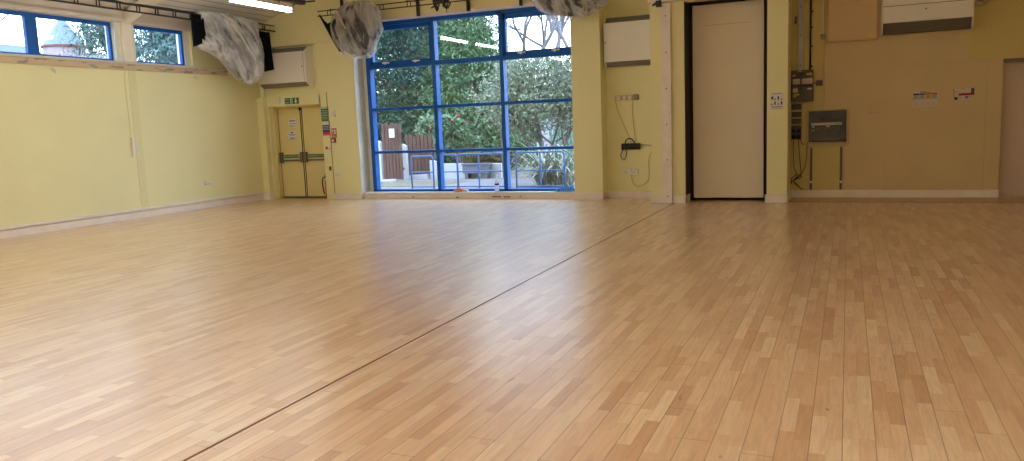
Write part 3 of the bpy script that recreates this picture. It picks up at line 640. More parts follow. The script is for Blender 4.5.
r = thing('fire_call_point', (-10.15, YF, 1.21), 'small dark red fire alarm call point below the red sign', 'alarm')
bx(-10.20, -10.10, YF - .045, YF, 1.215, 1.31).build('case', darkred, r, bevel=.006); bx(-10.18, -10.12, YF - .047, YF - .045, 1.235, 1.285).build('glass_plate', paper_m, r)
r = board('small_notice', 'small red and white square notice by the door edge, above the key box', 'sign', -10.385, -10.26, 1.07, 1.14, YF, paper_m, .004)
bars('red_mark', red_sign, r, YF - .004, [(-10.38, -10.325, 1.075, 1.135), (-10.30, -10.27, 1.08, 1.10)])
r = thing('key_box', (-10.28, YF, .62), 'small brass-brown key box low on the wall right of the fire doors', 'key box'); bx(-10.31, -10.27, YF - .03, YF, .62, .71).build('case', mat('brass_brown', (140, 112, 70), .4, .4), r, bevel=.004); MB().disc((-10.29, YF - .03, .665), .01, 'y', -.004, 8).build('keyhole', blacksteel, r)
plate('wall_socket', 'double white wall socket low on the wall between fire doors and window', 'socket', -10.135, -9.99, .475, .565, YF, 2) if False else None
r = plate('wall_socket', 'double white socket low on the wall between fire doors and garden window', 'socket', -10.17, -10.035, .47, .56, YF, 2)
r = thing('alarm_beacon', (-10.12, YF, 1.78), 'white twin alarm box with clip, upper wall right of the green notice', 'alarm')
bx(-10.20, -10.12, YF - .03, YF, 1.79, 1.87).build('case', white_pl, r, bevel=.006); bx(-10.11, -10.04, YF - .05, YF, 1.80, 1.89).build('lamp_case', white_pl, r, bevel=.012); MB().tube([(-10.06, YF - .03, 1.80), (-10.055, YF - .03, 1.76)], .014, 8).build('nozzle', grey_metal, r)
MBc = MB().tube([(-10.26, YF - .012, 2.30), (-10.255, YF - .012, 1.9), (-10.225, YF - .012, 1.3), (-10.215, YF - .012, .13)], .007, 6)
tag(MBc.build('wall_cable', mat('tan_cable', (170, 146, 96), .5)), 'thin tan cable running down the wall beside the fire notices', 'cable')
tag(MB().tube([(-11.90, YF - .01, 3.3), (-11.90, YF - .01, 2.26)], .008, 6).build('wall_cable', lintel_m), 'pale vertical cable on the wall below the wrapped corner drape', 'cable')
# extinguisher in the door recess
r = thing('fire_extinguisher', (-10.53, 14.33, 0), 'red fire extinguisher with black hose standing in the right corner of the door recess', 'extinguisher')
c = MB(); ex, ey = -10.505, 14.335
prof = [(0, .0), (.055, .0), (.06, .012), (.06, .36), (.05, .40), (.025, .43), (.022, .45), (0, .45)]
n_ = 20; vs = []; fs = []
for (pr, pz) in prof:
    for j in range(n_): a = 2 * math.pi * j / n_; vs.append((ex + max(pr, .0005) * math.cos(a), ey + max(pr, .0005) * math.sin(a), pz))
for i in range(len(prof) - 1):
    for j in range(n_): fs.append((i * n_ + j, i * n_ + (j + 1) % n_, (i + 1) * n_ + (j + 1) % n_, (i + 1) * n_ + j))
MB().add(vs, fs).build('cylinder', red_sign, r, smooth=True)
MB().box(ex - .02, ex + .02, ey - .02, ey + .02, .45, .49).box(ex - .08, ex + .03, ey - .01, ey + .01, .485, .50).box(ex - .07, ex + .02, ey - .01, ey + .01, .52, .53).build('valve', blacksteel, r, bevel=.003)
MB().tube([(ex - .02, ey - .02, .47), (ex - .08, ey - .05, .46), (ex - .105, ey - .055, .36), (ex - .09, ey - .055, .22), (ex - .06, ey - .065, .10)], .013, 8).build('hose', blacksteel, r, smooth=True)

# ------------------------------------------------------------------ recess right of the window
def sw(x0, x1, z0, z1, label, m, round_=False):
    r = thing('wall_switch', ((x0 + x1) / 2, 14.4, z0), label, 'switch', 'switch boxes in the recess')
    bb_ = bx(x0, x1, 14.355, 14.40, z0, z1).build('back_box', m, r, bevel=.015 if round_ else .005)
    q = (x1 - x0) * .28; bx((x0 + x1) / 2 - q, (x0 + x1) / 2 + q, 14.348, 14.355, (z0 + z1) / 2 - q, (z0 + z1) / 2 + q).build('rocker', white_pl if not round_ else m, bb_, bevel=.003)
tanbox = mat('tan_plastic_box', (206, 192, 168), .5); greybox = mat('grey_plastic_box', (150, 142, 130), .5)
sw(-3.985, -3.855, 1.815, 1.905, 'wide tan switch box, leftmost of four in the recess under the heater', tanbox)
sw(-3.845, -3.765, 1.815, 1.905, 'tan switch box, second from left in the recess row', tanbox)
sw(-3.755, -3.655, 1.815, 1.905, 'tan switch box, third from left in the recess row', tanbox)
sw(-3.630, -3.535, 1.81, 1.915, 'grey rounded switch box at the right end of the recess row', greybox, True)
r = thing('extension_block', (-3.69, 14.4, .90), 'black extension socket block on the recess wall with looped cables', 'extension lead')
eb_ = bx(-3.87, -3.52, 14.33, 14.40, .905, 1.02).build('socket_block', blacksteel, r, bevel=.008)
for i in range(4):
    bx(-3.83 + i * .08, -3.78 + i * .08, 14.31, 14.33, .935, .99).build('plug', darker_box, eb_, bevel=.004)
def wire(pts, r_=.006, n=6):
    P_ = [Vector(p) for p in pts]; out = []
    for i in range(len(P_) - 1):
        p0 = P_[max(i - 1, 0)]; p1 = P_[i]; p2 = P_[i + 1]; p3 = P_[min(i + 2, len(P_) - 1)]
        for k in range(8):
            t = k / 8; out.append(.5 * ((2 * p1) + (p2 - p0) * t + (2 * p0 - 5 * p1 + 4 * p2 - p3) * t * t + (3 * p1 - p0 - 3 * p2 + p3) * t ** 3))
    out.append(P_[-1]); return MB().tube(out, r_, n)
wire([(-3.80, 14.31, .96), (-3.76, 14.29, 1.09), (-3.66, 14.29, 1.10), (-3.60, 14.30, .98), (-3.70, 14.30, .93)], .011).build('looped_cable', blacksteel, r, smooth=True)
wire([(-3.82, 14.31, .93), (-3.88, 14.32, .80), (-3.82, 14.33, .72), (-3.77, 14.33, .84), (-3.79, 14.32, .95)], .008).build('looped_cable', blacksteel, r, smooth=True)
tancable = mat('tan_cable', (170, 146, 96), .5)
for k, (pts, lb) in enumerate((([(-3.98, 14.39, 1.82), (-3.93, 14.385, 1.62), (-3.80, 14.385, 1.30), (-3.68, 14.38, 1.02)], 'thin tan wire slanting from leftmost switch box to black extension block'),
                     ([(-3.65, 14.39, 1.82), (-3.66, 14.385, 1.6), (-3.64, 14.385, 1.35), (-3.61, 14.38, 1.02)], 'thin tan wire dropping straight from third switch box to extension block'),
                     ([(-3.55, 14.38, 1.0), (-3.45, 14.39, .985), (-3.3, 14.39, .97), (-3.12, 14.39, .965)], 'thin dark wire running right from the extension block to the wall edge'),
                     ([(-3.70, 14.38, .55), (-3.68, 14.385, .30), (-3.55, 14.385, .22), (-3.38, 14.385, .35), (-3.37, 14.385, .70), (-3.28, 14.385, .87), (-3.15, 14.385, .74), (-3.13, 14.385, .20)], 'thin looping tan wire around the low double socket in the recess'))):
    tag(wire(pts, .0042).build('wall_wire', tancable if k != 2 else darker_box, smooth=True), lb, 'wire')
plate('wall_socket', 'long four-gang cream socket low in the recess under the extension block', 'socket', -3.885, -3.575, .44, .545, 14.40, 2)
tag(MB().tube([(-3.225, 14.39, 3.9), (-3.225, 14.39, 3.32)], .012, 6).tube([(-3.16, 14.39, 2.42), (-3.16, 14.39, 1.83)], .008, 6).build('wall_conduit', paint), 'yellow-painted pipe running above and below the recess heater', 'pipe')
for i, (z, sx) in enumerate(((1.73, .012), (1.68, .04), (1.55, .025))):
    pass
m_ = MB(); m_.disc((-3.22, 14.40, 1.74), .016, 'y', -.004, 10).box(-3.29, -3.24, 14.395, 14.40, 1.655, 1.705).box(-3.235, -3.19, 14.395, 14.40, 1.665, 1.695).box(-3.25, -3.20, 14.395, 14.40, 1.50, 1.56)
tag(m_.build('wall_clip', blacksteel), 'black holes and broken clips on the recess wall right of the switches', 'clip')

# column notice
r = board('notice', 'white paper notice with rows of small dark figures on the narrow yellow column', 'notice', -1.18, -.965, 1.515, 1.80, 13.65, paper_m, .003)
fig = [(-1.16, -1.13, 1.69, 1.735)] + [(-1.11 + i * .05, -1.09 + i * .05, 1.68, 1.70 + (i % 2) * .04) for i in range(3)] + [(-1.16 + i * .05, -1.14 + i * .05, 1.60, 1.62 + (i % 2) * .035) for i in range(4)]
bars('figures', ink, r, 13.647, fig + [(-1.16, -.985, 1.565, 1.573), (-1.15, -1.0, 1.545, 1.55), (-1.15, -1.0, 1.775, 1.782)])

# ------------------------------------------------------------------ electrical gear on the right wall
YR = 14.50
r = thing('cable_trunking', (-.755, YR, 2.17), 'galvanised vertical trunking above the fuse box on the right wall', 'trunking')
bx(-.80, -.715, 14.45, YR, 2.17, 3.9).build('channel', grey_metal, r, bevel=.003)
for z in (2.25, 2.75, 3.22): MB().disc((-.757, 14.45, z), .012, 'y', -.004, 8).build('screw', blacksteel, r)
r = thing('black_conduit', (-.60, YR, 2.17), 'thin black conduit with saddle clips beside the galvanised trunking', 'conduit')
MB().tube([(-.605, 14.475, 2.17), (-.605, 14.475, 3.9)], .016, 8).build('pipe', blacksteel, r)
for z in (2.22, 2.55, 2.86, 3.12): bx(-.60, -.56, 14.47, YR, z, z + .02).build('saddle_clip', blacksteel, r)
b = MB(); b.box(-.86, -.83, 14.47, YR, 2.95, 3.0); b.box(-.85, -.825, 14.46, YR, 3.0, 3.07); tag(b.build('broken_bracket', blacksteel), 'small black bracket left of the galvanised trunking', 'bracket')
r = thing('fuse_box', (-.76, YR, 1.65), 'grey two-door fuse box with yellow and white labels below the trunking', 'fuse box')
bx(-.895, -.55, 14.40, YR, 1.90, 2.17).build('upper_case', dark_box, r, bevel=.006); bx(-.885, -.55, 14.38, YR, 1.645, 1.89).build('lower_case', dark_box, r, bevel=.006)
bx(-.90, -.882, 14.37, 14.40, 1.645, 2.17).build('hinge_edge', blacksteel, r)
bars('white_labels', mat('off_white_label', (200, 186, 170), .6), r, 14.3985, [(-.875, -.76, 1.94, 2.03), (-.73, -.56, 1.94, 2.03), (-.89, -.83, 2.07, 2.10)])
bars('lower_white_label', MATS['off_white_label'], r, 14.3785, [(-.87, -.79, 1.80, 1.87), (-.64, -.57, 1.84, 1.87)])
bars('red_text_lines', red_sign, r, 14.3965, [(-.89, -.77, 1.975, 1.98), (-.72, -.57, 1.975, 1.98)])
bars('yellow_labels', yellow_lab, r, 14.3975, [(-.66, -.57, 2.08, 2.12), (-.79, -.73, 2.145, 2.165)])
bars('lower_yellow_labels', yellow_lab, r, 14.3775, [(-.87, -.82, 1.72, 1.75), (-.86, -.77, 1.75, 1.78)])
for zz, yy in ((2.09, 14.40), (1.84, 14.38)): bx(-.755, -.72, yy - .012, yy, zz, zz + .03).build('latch', blacksteel, r)
r = plate('wall_switch', 'small grey metal-clad switch right of the fuse box', 'switch', -.51, -.41, 1.90, 1.99, YR, 2, dark_box, 'metal-clad switches', .035, 'switch')
b = MB().box(-.55, -.51, 14.47, YR, 1.94, 1.955); b.build('link_conduit', dark_box, r)
L3 = ['metal-clad switch topmost of the column under the fuse box', 'second metal-clad switch down the column under the fuse box', 'third metal-clad switch down, just above the plugged sockets']
for i, (z0, z1) in enumerate(((1.51, 1.61), (1.385, 1.475), (1.27, 1.36))):
    plate('wall_switch', L3[i], 'switch', -.895, -.735, z0, z1, YR, 3 if i == 0 else 1, dark_box, 'metal-clad switches', .035, 'switch')
r = thing('metal_socket', (-.815, YR, 1.0), 'metal-clad double socket with black plugs and cables hanging from it', 'socket')
bx(-.895, -.735, 14.46, YR, 1.01, 1.24).build('back_box', dark_box, r, bevel=.004)
for px_, pz_ in ((-.855, 1.16), (-.775, 1.16), (-.855, 1.06), (-.775, 1.06)):
    MB().tube([(px_, 14.46, pz_), (px_, 14.42, pz_), (px_, 14.405, pz_ - .03)], .028, 8).build('plug', blacksteel, r)
b = wire([(-.855, 14.405, 1.03), (-.86, 14.42, .85), (-.85, 14.45, .55), (-.80, 14.44, .38), (-.88, 14.44, .28), (-.885, 14.44, .25), (-.88, 14.43, .34), (-.80, 14.44, .40), (-.72, 14.44, .36), (-.84, 14.44, .30), (-.75, 14.45, .18), (-.72, 14.45, .145)], .0065)
b.build('plug_cable', blacksteel, r, smooth=True)
wire([(-.775, 14.405, 1.03), (-.765, 14.42, .80), (-.74, 14.45, .52), (-.74, 14.45, .38), (-.86, 14.44, .30), (-.80, 14.44, .22), (-.70, 14.45, .14)], .0065).build('plug_cable', blacksteel, r, smooth=True)
wire([(-.64, 14.46, .95), (-.645, 14.46, .70), (-.69, 14.45, .48), (-.80, 14.44, .35), (-.90, 14.44, .27)], .0065).build('plug_cable', blacksteel, r, smooth=True)
wire([(-.76, 14.42, 1.05), (-.72, 14.43, .93), (-.68, 14.44, .93)], .0065).build('plug_cable', blacksteel, r, smooth=True)
# consumer unit under thin film
r = thing('consumer_unit', (-.32, YR, .95), 'large charcoal consumer unit covered in thin clear plastic on the right wall', 'consumer unit')
b = MB(); b.prism([(14.5, .955), (14.40, .955), (14.38, .98), (14.38, 1.33), (14.42, 1.475), (14.5, 1.475)], 'x', -.615, -.025); b.build('case', darker_box, r, bevel=.01)
cw_ = bx(-.58, -.06, 14.372, 14.38, 1.14, 1.26).build('breaker_window', blacksteel, r)
bars('label_strip', mat('off_white_label', (200, 186, 170), .6), r, 14.3715, [(-.57, -.09, 1.235, 1.275)])
bars('label_green_end', mat('pale_green_label', (150, 170, 130), .6), r, 14.3695, [(-.22, -.09, 1.24, 1.27)])
for i in range(8): bx(-.55 + i * .055, -.52 + i * .055, 14.362, 14.372, 1.16, 1.20).build('breaker', dark_box, cw_)
bars('small_labels', MATS['off_white_label'], r, 14.3705, [(-.56, -.52, 1.20, 1.22), (-.34, -.28, 1.205, 1.225), (-.56, -.52, 1.145, 1.155)])
ff = plastic_film('thin_clear_film', (0, 0, 0), (9, 9, 6), .02, .12)
b = MB(); b.prism([(14.49, .88), (14.40, .87), (14.355, .95), (14.35, 1.34), (14.40, 1.49), (14.49, 1.50)], 'x', -.66, .02); b.build('plastic_cover', ff, r, bevel=.02)
for i, (xx, z1, lb) in enumerate(((-.572, .95, 'perforated metal channel below the consumer unit, left one by the cables'), (-.098, .955, 'perforated metal channel below the right end of the consumer unit'))):
    r = thing('slotted_channel', (xx, YR, .135), lb, 'channel', 'slotted channels')
    bx(xx - .02, xx + .02, 14.475, YR, .135, z1 - .09).build('channel', mat('dull_slotted_steel', (112, 100, 84), .5, .4), r)
    sb = MB()
    for k in range(15): sb.box(xx - .007, xx + .007, 14.473, 14.475, .16 + k * .045, .185 + k * .045)
    sb.build('slots', blacksteel, r); MB().disc((xx, 14.475, .27), .02, 'y', -.015, 10).build('washer', white_pl, r)
plate('wall_socket', 'faint cream double socket on the right wall beside the charcoal consumer unit', 'socket', .325, .455, 1.36, 1.51, YR, 2, mat('beige_painted_socket', (206, 180, 150), .5))
# posters
r = board('poster', 'white recycling poster with four small coloured columns, left of two on the right wall', 'poster', .955, 1.33, 1.475, 1.735, YR - .0, mat('dull_white_paper', (214, 198, 186), .8), .004) if False else None
pw = mat('dull_white_paper', (212, 196, 184), .8)
r = board('poster', 'white poster with four small coloured columns, the left of two on the hatch', 'poster', .955, 1.33, 1.475, 1.735, 14.488, pw, .004); yp = 14.484
cc = [mat('ink_navy', (44, 52, 66), .7), mat('ink_slate', (60, 70, 76), .7), mat('ink_mustard', (190, 150, 70), .7), red_sign]
for i in range(4):
    xa = .97 + i * .088
    bars('column_heading', cc[i], r, yp, [(xa, xa + .08, 1.665, 1.69 if i != 2 else 1.71)]); bars('column_box', mat('ink_grey', (160, 158, 160), .7) if i != 2 else cc[2], r, yp - .0002, [(xa + .008, xa + .072, 1.60, 1.66)])
    bars('column_edge', cc[i] if i < 3 else cc[1], r, yp - .0003, [(xa - .004, xa, 1.575, 1.69)]); MB().tube([(xa + .05, yp - .001, 1.55), (xa + .03, yp - .001, 1.52), (xa + .055, yp - .001, 1.50)], .003, 4).build('symbol', MATS['ink_grey'], r)
bars('poster_title', ink, r, yp, [(1.07 + i * .03, 1.09 + i * .03, 1.705, 1.72) for i in range(3)])
r = board('poster', 'white poster with purple and crimson blocks, the right of two on the hatch', 'poster', 1.545, 1.83, 1.555, 1.74, 14.488, pw, .004)
bars('purple_block', mat('ink_purple', (98, 70, 110), .7), r, yp, [(1.785, 1.83, 1.66, 1.74), (1.545, 1.552, 1.60, 1.735)])
bars('crimson_block', mat('ink_crimson', (150, 34, 66), .7), r, yp, [(1.65, 1.83, 1.63, 1.665), (1.56, 1.64, 1.685, 1.69)])
bars('black_blocks', ink, r, yp, [(1.555, 1.60, 1.565, 1.605), (1.615, 1.66, 1.63, 1.66)])
bars('yellow_blocks', yellow_lab, r, yp, [(1.61, 1.65, 1.585, 1.61), (1.77, 1.80, 1.59, 1.61)]); bars('violet_block', mat('ink_violet', (120, 110, 160), .7), r, yp, [(1.705, 1.75, 1.58, 1.615)]); bars('title_line', red_sign, r, yp, [(1.65, 1.70, 1.728, 1.736)])
# upper-right painted board with moulding, conduit and junction box
r = thing('wall_panel', (.03, YR, 2.62), 'tall beige painted board with moulded edge left of the big right-hand heater', 'panel')
bpm = mat('beige_board_paint', (216, 186, 142), .5, vary=.03)
bx(-.335, .41, 14.47, YR, 2.62, 3.85).build('board', bpm, r)
b = MB(); b.box(-.355, -.325, 14.455, YR, 2.60, 3.85); b.box(.40, .43, 14.455, YR, 2.60, 3.85); b.box(-.355, .43, 14.455, YR, 2.595, 2.625); b.build('moulding', mat('beige_moulding', (200, 170, 128), .5), r, bevel=.006)
r = thing('junction_box', (-.405, YR, 2.66), 'small grey junction box left of the beige board with moulded edge', 'junction box'); bx(-.445, -.375, 14.45, YR, 2.66, 2.75).build('case', greybox, r, bevel=.01); MB().tube([(-.41, 14.475, 2.75), (-.41, 14.475, 3.9)], .011, 6).build('conduit', paint, r)
tag(MB().tube([(-.385, 14.485, 2.64), (-.385, 14.485, 1.5)], .01, 6).build('wall_conduit', bpm), 'beige-painted conduit running down to the consumer unit', 'conduit')
r = thing('round_alarm', (1.86, YR, 3.12), 'round caged fitting on the wall right of the large high heater', 'alarm')
MB().disc((1.86, YR, 3.12), .12, 'y', -.05, 24).build('base', bpm, r)
b = MB()
for rr in (.06, .12):
    b.tube([(1.86 + rr * math.cos(a * math.pi / 10), 14.43, 3.12 + rr * math.sin(a * math.pi / 10)) for a in range(21)], .006, 5, cap=False)
for a in range(6): b.tube([(1.86, 14.42, 3.12), (1.86 + .12 * math.cos(a * math.pi / 3), 14.43, 3.12 + .12 * math.sin(a * math.pi / 3)), (1.86 + .12 * math.cos(a * math.pi / 3), 14.47, 3.12 + .12 * math.sin(a * math.pi / 3))], .005, 5)
b.build('cage', grey_metal, r); MB().disc((1.86, 14.45, 3.12), .05, 'y', -.02, 16).build('sounder', greybox, r)
b = MB(); b.box(-2.98, -2.90, 13.40, 13.47, 3.30, 3.40); b.tube([(-3.05, 13.45, 3.33), (-2.93, 13.42, 3.38), (-2.86, 13.44, 3.46)], .016, 6); b.tube([(-2.96, 13.41, 3.35), (-2.88, 13.41, 3.30)], .012, 6)
tag(b.build('rail_bracket', blacksteel), 'black clamp bracket at the top of the white timber post', 'bracket')

# ------------------------------------------------------------------ things on the window sill
r = thing('spray_bottle', (-6.41, 14.28, .14), 'clear white bottle with a dark label standing on the sill by the second mullion', 'bottle')
def lathe(cx, cy, prof, n=18):
    vs = []; fs = []
    for (pr, pz) in prof:
        for j in range(n): a = 2 * math.pi * j / n; vs.append((cx + pr * math.cos(a), cy + pr * math.sin(a), pz))
    for i in range(len(prof) - 1):
        for j in range(n): fs.append((i * n + j, i * n + (j + 1) % n, (i + 1) * n + (j + 1) % n, (i + 1) * n + j))
    return MB().add(vs, fs)
def soft(name, rgb, t=.6):
    m, n, l = nodes(name); b = n['Principled BSDF']; b.inputs['Base Color'].default_value = (*lin(rgb), 1); b.inputs['Roughness'].default_value = .35
    tr_ = n.new('ShaderNodeBsdfTranslucent'); tr_.inputs[0].default_value = (*lin(rgb), 1); mx = n.new('ShaderNodeMixShader'); mx.inputs[0].default_value = t
    l.new(b.outputs[0], mx.inputs[1]); l.new(tr_.outputs[0], mx.inputs[2]); l.new(mx.outputs[0], n['Material Output'].inputs[0]); return m
bot = soft('milky_bottle_plastic', (235, 240, 250))
lathe(-6.41, 14.28, [(.001, .14), (.042, .142), (.045, .16), (.045, .33), (.038, .38), (.018, .41), (.016, .43), (.001, .432)]).build('body', bot, r, smooth=True)
lathe(-6.41, 14.28, [(.001, .43), (.021, .43), (.021, .465), (.018, .47), (.001, .47)]).build('cap', white_pl, r, smooth=True)
lathe(-6.41, 14.28, [(.0455, .27), (.0465, .27), (.0465, .305), (.0455, .305)]).build('label_band', mat('purple_label', (70, 50, 100), .5), r)
r = thing('orange_cloth', (-7.22, 14.28, .14), 'crumpled orange and white cloth lying on the window sill', 'cloth')
def dome(cx, cy, cz, rx, ry, rz, seed, amp=.15, n=28, m=10):
    vs = []; fs = []
    for j in range(m + 1):
        ph = j / m * math.pi / 2
        for i in range(n):
            a = 2 * math.pi * i / n; d = 1 + amp * noise.noise(Vector((math.cos(a) * 2 + seed, math.sin(a) * 2, ph * 2)))
            vs.append((cx + rx * math.cos(ph) * math.cos(a) * d, cy + ry * math.cos(ph) * math.sin(a) * d, cz + rz * math.sin(ph) * d))
    for j in range(m):
        for i in range(n): fs.append((j * n + i, j * n + (i + 1) % n, (j + 1) * n + (i + 1) % n, (j + 1) * n + i))
    fs.append(tuple(range(n - 1, -1, -1))); return MB().add(vs, fs)
dome(-7.25, 14.28, .14, .11, .055, .075, 1, .4).build('orange_fold', soft('coral_orange_fabric', (250, 165, 135), .4), r, smooth=True)
dome(-7.12, 14.28, .14, .09, .05, .05, 5, .4).build('white_fold', soft('white_fabric', (245, 240, 238), .4), r, smooth=True)
r = thing('blue_cloth', (-4.96, 14.27, .14), 'crumpled bright blue cloth at the right end of the window sill', 'cloth')
bf_ = soft('bright_blue_fabric', (90, 180, 255), .35)
dome(-4.98, 14.27, .14, .17, .055, .07, 11, .5).build('large_fold', bf_, r, smooth=True)
dome(-4.86, 14.26, .14, .09, .05, .10, 15, .6).build('top_fold', bf_, r, smooth=True)
for k in range(4): dome(-5.11 + k * .085, 14.24, .14, .05, .035, .055 + .02 * (k % 2), 20 + k, .6).build('small_fold', bf_, r, smooth=True)

# ------------------------------------------------------------------ outside: ground
GZ = -.05
pav = mat('grey_patio_concrete', (104, 102, 108), .8, vary=.12, scale=1.2, bump=.2)
struct('ground', bx(-60, 30, 15.3, 90, GZ - .2, GZ).box(-60, -12.3, -20, 15.3, GZ - .2, GZ), mat('rough_ground', (85, 80, 68), .9, vary=.3, scale=.8, bump=.4))
struct('patio', bx(-12.4, -3, 14.8, 20.2, GZ - .1, GZ + .02), pav)
struct('patio_leaf_litter', bx(-12.4, -9.6, 17.6, 19.4, GZ, GZ + .03), mat('leaf_litter', (98, 91, 75), .9, vary=.35, scale=9, bump=.5))
wood = mat('red_brown_fence_boards', (91, 62, 59), .7, vary=.22, scale=7)
wwhite = mat('white_garden_paint', (175, 177, 185), .7, vary=.05)
def fence(x0, x1, y0, y1, z0, z1, label, nb):
    r = thing('fence_panel', ((x0 + x1) / 2, (y0 + y1) / 2, GZ), label, 'fence', 'timber fence panels')
    for i in range(nb):
        a, b_ = i / nb, (i + .82) / nb; h = .03 * math.sin(i * 2.3)
        b = MB(); xa, xb = x0 + (x1 - x0) * a, x0 + (x1 - x0) * b_; ya, yb = y0 + (y1 - y0) * a, y0 + (y1 - y0) * b_
        b.prism([(xa, ya), (xb, yb), (xb, yb + .03), (xa, ya + .03)], 'z', z0, z1 + h); b.build('fence_board', wood, r)
    b = MB()
    for z in (z0 + .25, z1 - .25): b.prism([(x0, y0 + .03), (x1, y1 + .03), (x1, y1 + .07), (x0, y0 + .07)], 'z', z, z + .08)
    b.build('cross_rail', wood, r); return r
r = fence(-12.28, -11.78, 19.45, 19.7, .02, 1.62, 'taller dark timber fence panel with a small white notice on it', 6)
bx(-12.06, -11.90, 19.50, 19.53, 1.22, 1.47).build('notice_plate', paper_m, r)
bx(-12.03, -11.93, 19.495, 19.50, 1.30, 1.34).build('notice_symbol', mat('pale_green_mark', (130, 180, 150), .6), r)
fence(-12.14, -11.40, 20.5, 20.8, .02, 1.25, 'lower dark timber fence panel behind the single blue hoop', 7)
for i, (a, b_, y, z1, lb) in enumerate(((-12.44, -12.33, 19.42, 1.15, 'white post left of the taller timber fence panel'), (-12.02, -11.86, 20.2, 1.02, 'white post between the two timber fence panels'))):
    if i == 1: a, b_, y = -12.02, -11.90, 20.1
    q = MB(); q.prism([(a, GZ), (b_, GZ), (b_, z1 - .06), (a, z1)], 'y', y, y + .12); tag(q.build('white_post', wwhite, bevel=.01), lb, 'post', 'white fence posts')
q = MB(); q.prism([(-12.45, GZ), (-12.45, .03), (-11.86, .05), (-11.86, GZ)], 'y', 19.30, 19.42); q.prism([(-11.95, GZ), (-11.95, .08), (-11.35, .12), (-11.35, GZ)], 'y', 20.3, 20.42)
struct('garden_kerb', q, wwhite)
q = MB(); q.prism([(-11.35, GZ), (-11.35, .50), (-10.95, .40), (-9.05, .37), (-9.05, GZ)], 'y', 20.5, 20.7); struct('garden_wall', q, wwhite)
r = thing('planter_box', (-9.75, 20.3, GZ), 'grey planter bench in front of the low white garden wall', 'planter')
bx(-10.15, -9.35, 20.25, 20.5, .12, .36).build('side_board', mat('slate_grey_boards', (91, 96, 113), .7, vary=.1), r); bx(-10.17, -9.33, 20.22, 20.5, .36, .40).build('top_board', mat('slate_grey_boards', (91, 96, 113), .7), r); bx(-10.1, -10.0, 20.27, 20.5, GZ, .12).box(-9.5, -9.4, 20.27, 20.5, GZ, .12).build('foot', mat('slate_grey_boards', (91, 96, 113), .7), r)

# blue hoop railings
def hoops(x0, x1, mids, y, top, label, zmid=.44, zlow=.10):
    r = thing('hoop_railing', ((x0 + x1) / 2, y, GZ + .02), label, 'railing', 'blue hoop railings')
    c = .06; pts = [(x0, y, GZ + .02), (x0, y, top - c)] + [(x0 + c - c * math.cos(a), y, top - c + c * math.sin(a)) for a in (.4, .8, 1.2)] + [(x0 + c, y, top), (x1 - c, y, top)] + [(x1 - c + c * math.sin(a), y, top - c + c * math.cos(a)) for a in (.4, .8, 1.2)] + [(x1, y, top - c), (x1, y, GZ + .02)]
    MB().tube(pts, .019, 8).build('hoop', blue_rail, r, smooth=True)
    MB().tube([(x0, y, zmid), (x1, y, zmid)], .015, 8).build('middle_bar', blue_rail, r); MB().tube([(x0, y, zlow), (x1, y, zlow)], .015, 8).build('lower_bar', blue_rail, r)
    for mx_ in mids: MB().tube([(mx_, y, GZ + .02), (mx_, y, top)], .019, 8).build('upright', blue_rail, r)
hoops(-9.35, -8.77, [], 16.0, .81, 'single narrow blue hoop railing seen in the left window column')
hoops(-8.60, -8.15, [], 16.0, .83, 'small blue hoop railing just right of the first mullion')
hoops(-8.15, -7.0, [-7.62], 16.02, .83, 'wide blue hoop railing seen in the middle window column')
hoops(-6.70, -5.58, [-6.13], 16.0, .84, 'blue hoop railing in front of the striped spiky plant')

# ------------------------------------------------------------------ plants
def leafmat(name, rgb, vary=.35): return mat(name, [v * .80 for v in rgb], .6, vary=vary, scale=2.2, spec=.3)
def leaves(pts, size, asp, m, name, parent, seed, droop=0.0, jitter=1.0):
    rnd = random.Random(seed); vs = []; fs = []; off = woff(parent)
    for p in pts:
        p = Vector(p) - off; s = size * rnd.uniform(.6, 1.3)
        d = Vector((rnd.gauss(0, 1), rnd.gauss(0, 1), rnd.gauss(0, 1) * jitter - droop)).normalized(); e = d.orthogonal().normalized(); e = (Matrix.Rotation(rnd.uniform(0, 6.28), 3, d) @ e)
        k = len(vs); w_ = s * asp
        vs += [p, p + d * s * .5 + e * w_ * .5, p + d * s, p + d * s * .5 - e * w_ * .5]; fs.append((k, k + 1, k + 2, k + 3))
    me = bpy.data.meshes.new(name); me.from_pydata([tuple(v) for v in vs], [], fs); me.materials.append(m); o = bpy.data.objects.new(name, me); link(o); o.parent = parent; return o
bark = mat('grey_brown_bark', (98, 91, 88), .8, vary=.2, bump=.3); palebark = mat('pale_grey_bark', (104, 103, 108), .8, vary=.15, bump=.2)
def conifer(x, y, h, rad, n, label, m, seed, base=.3, size=.17, name='conifer_tree'):
    rnd = random.Random(seed); r = thing(name, (x, y, GZ), label, 'tree', 'garden trees')
    MB().tube([(x, y, GZ), (x + .1, y, h * .5), (x, y, h * .92)], .22, 8, .03).build('trunk', bark, r)
    pts = []; br = MB()
    n = int(n * 2.1); nb = int(n / 70)
    for k in range(nb):
        t = rnd.random() ** 1.15; z = base + (h - base) * t; L = rad * (1 - t) ** .7 * rnd.uniform(.75, 1.15) + .25; a = rnd.uniform(0, 6.283)
        for i in range(70):
            s = rnd.random() ** .55; sp = .16 + .22 * (1 - s) + .10
            pts.append((x + math.cos(a) * L * s + rnd.gauss(0, sp), y + math.sin(a) * L * s + rnd.gauss(0, sp), z + .15 * L * s - .35 * L * s * s + rnd.gauss(0, sp * .6)))
        if k % 6 == 0: br.tube([(x, y, z), (x + math.cos(a) * L * .6, y + math.sin(a) * L * .6, z + .02 * L)], .03, 5, .01)
    br.build('branches', bark, r); leaves(pts, size, .28, m, 'foliage', r, seed, .5); return r
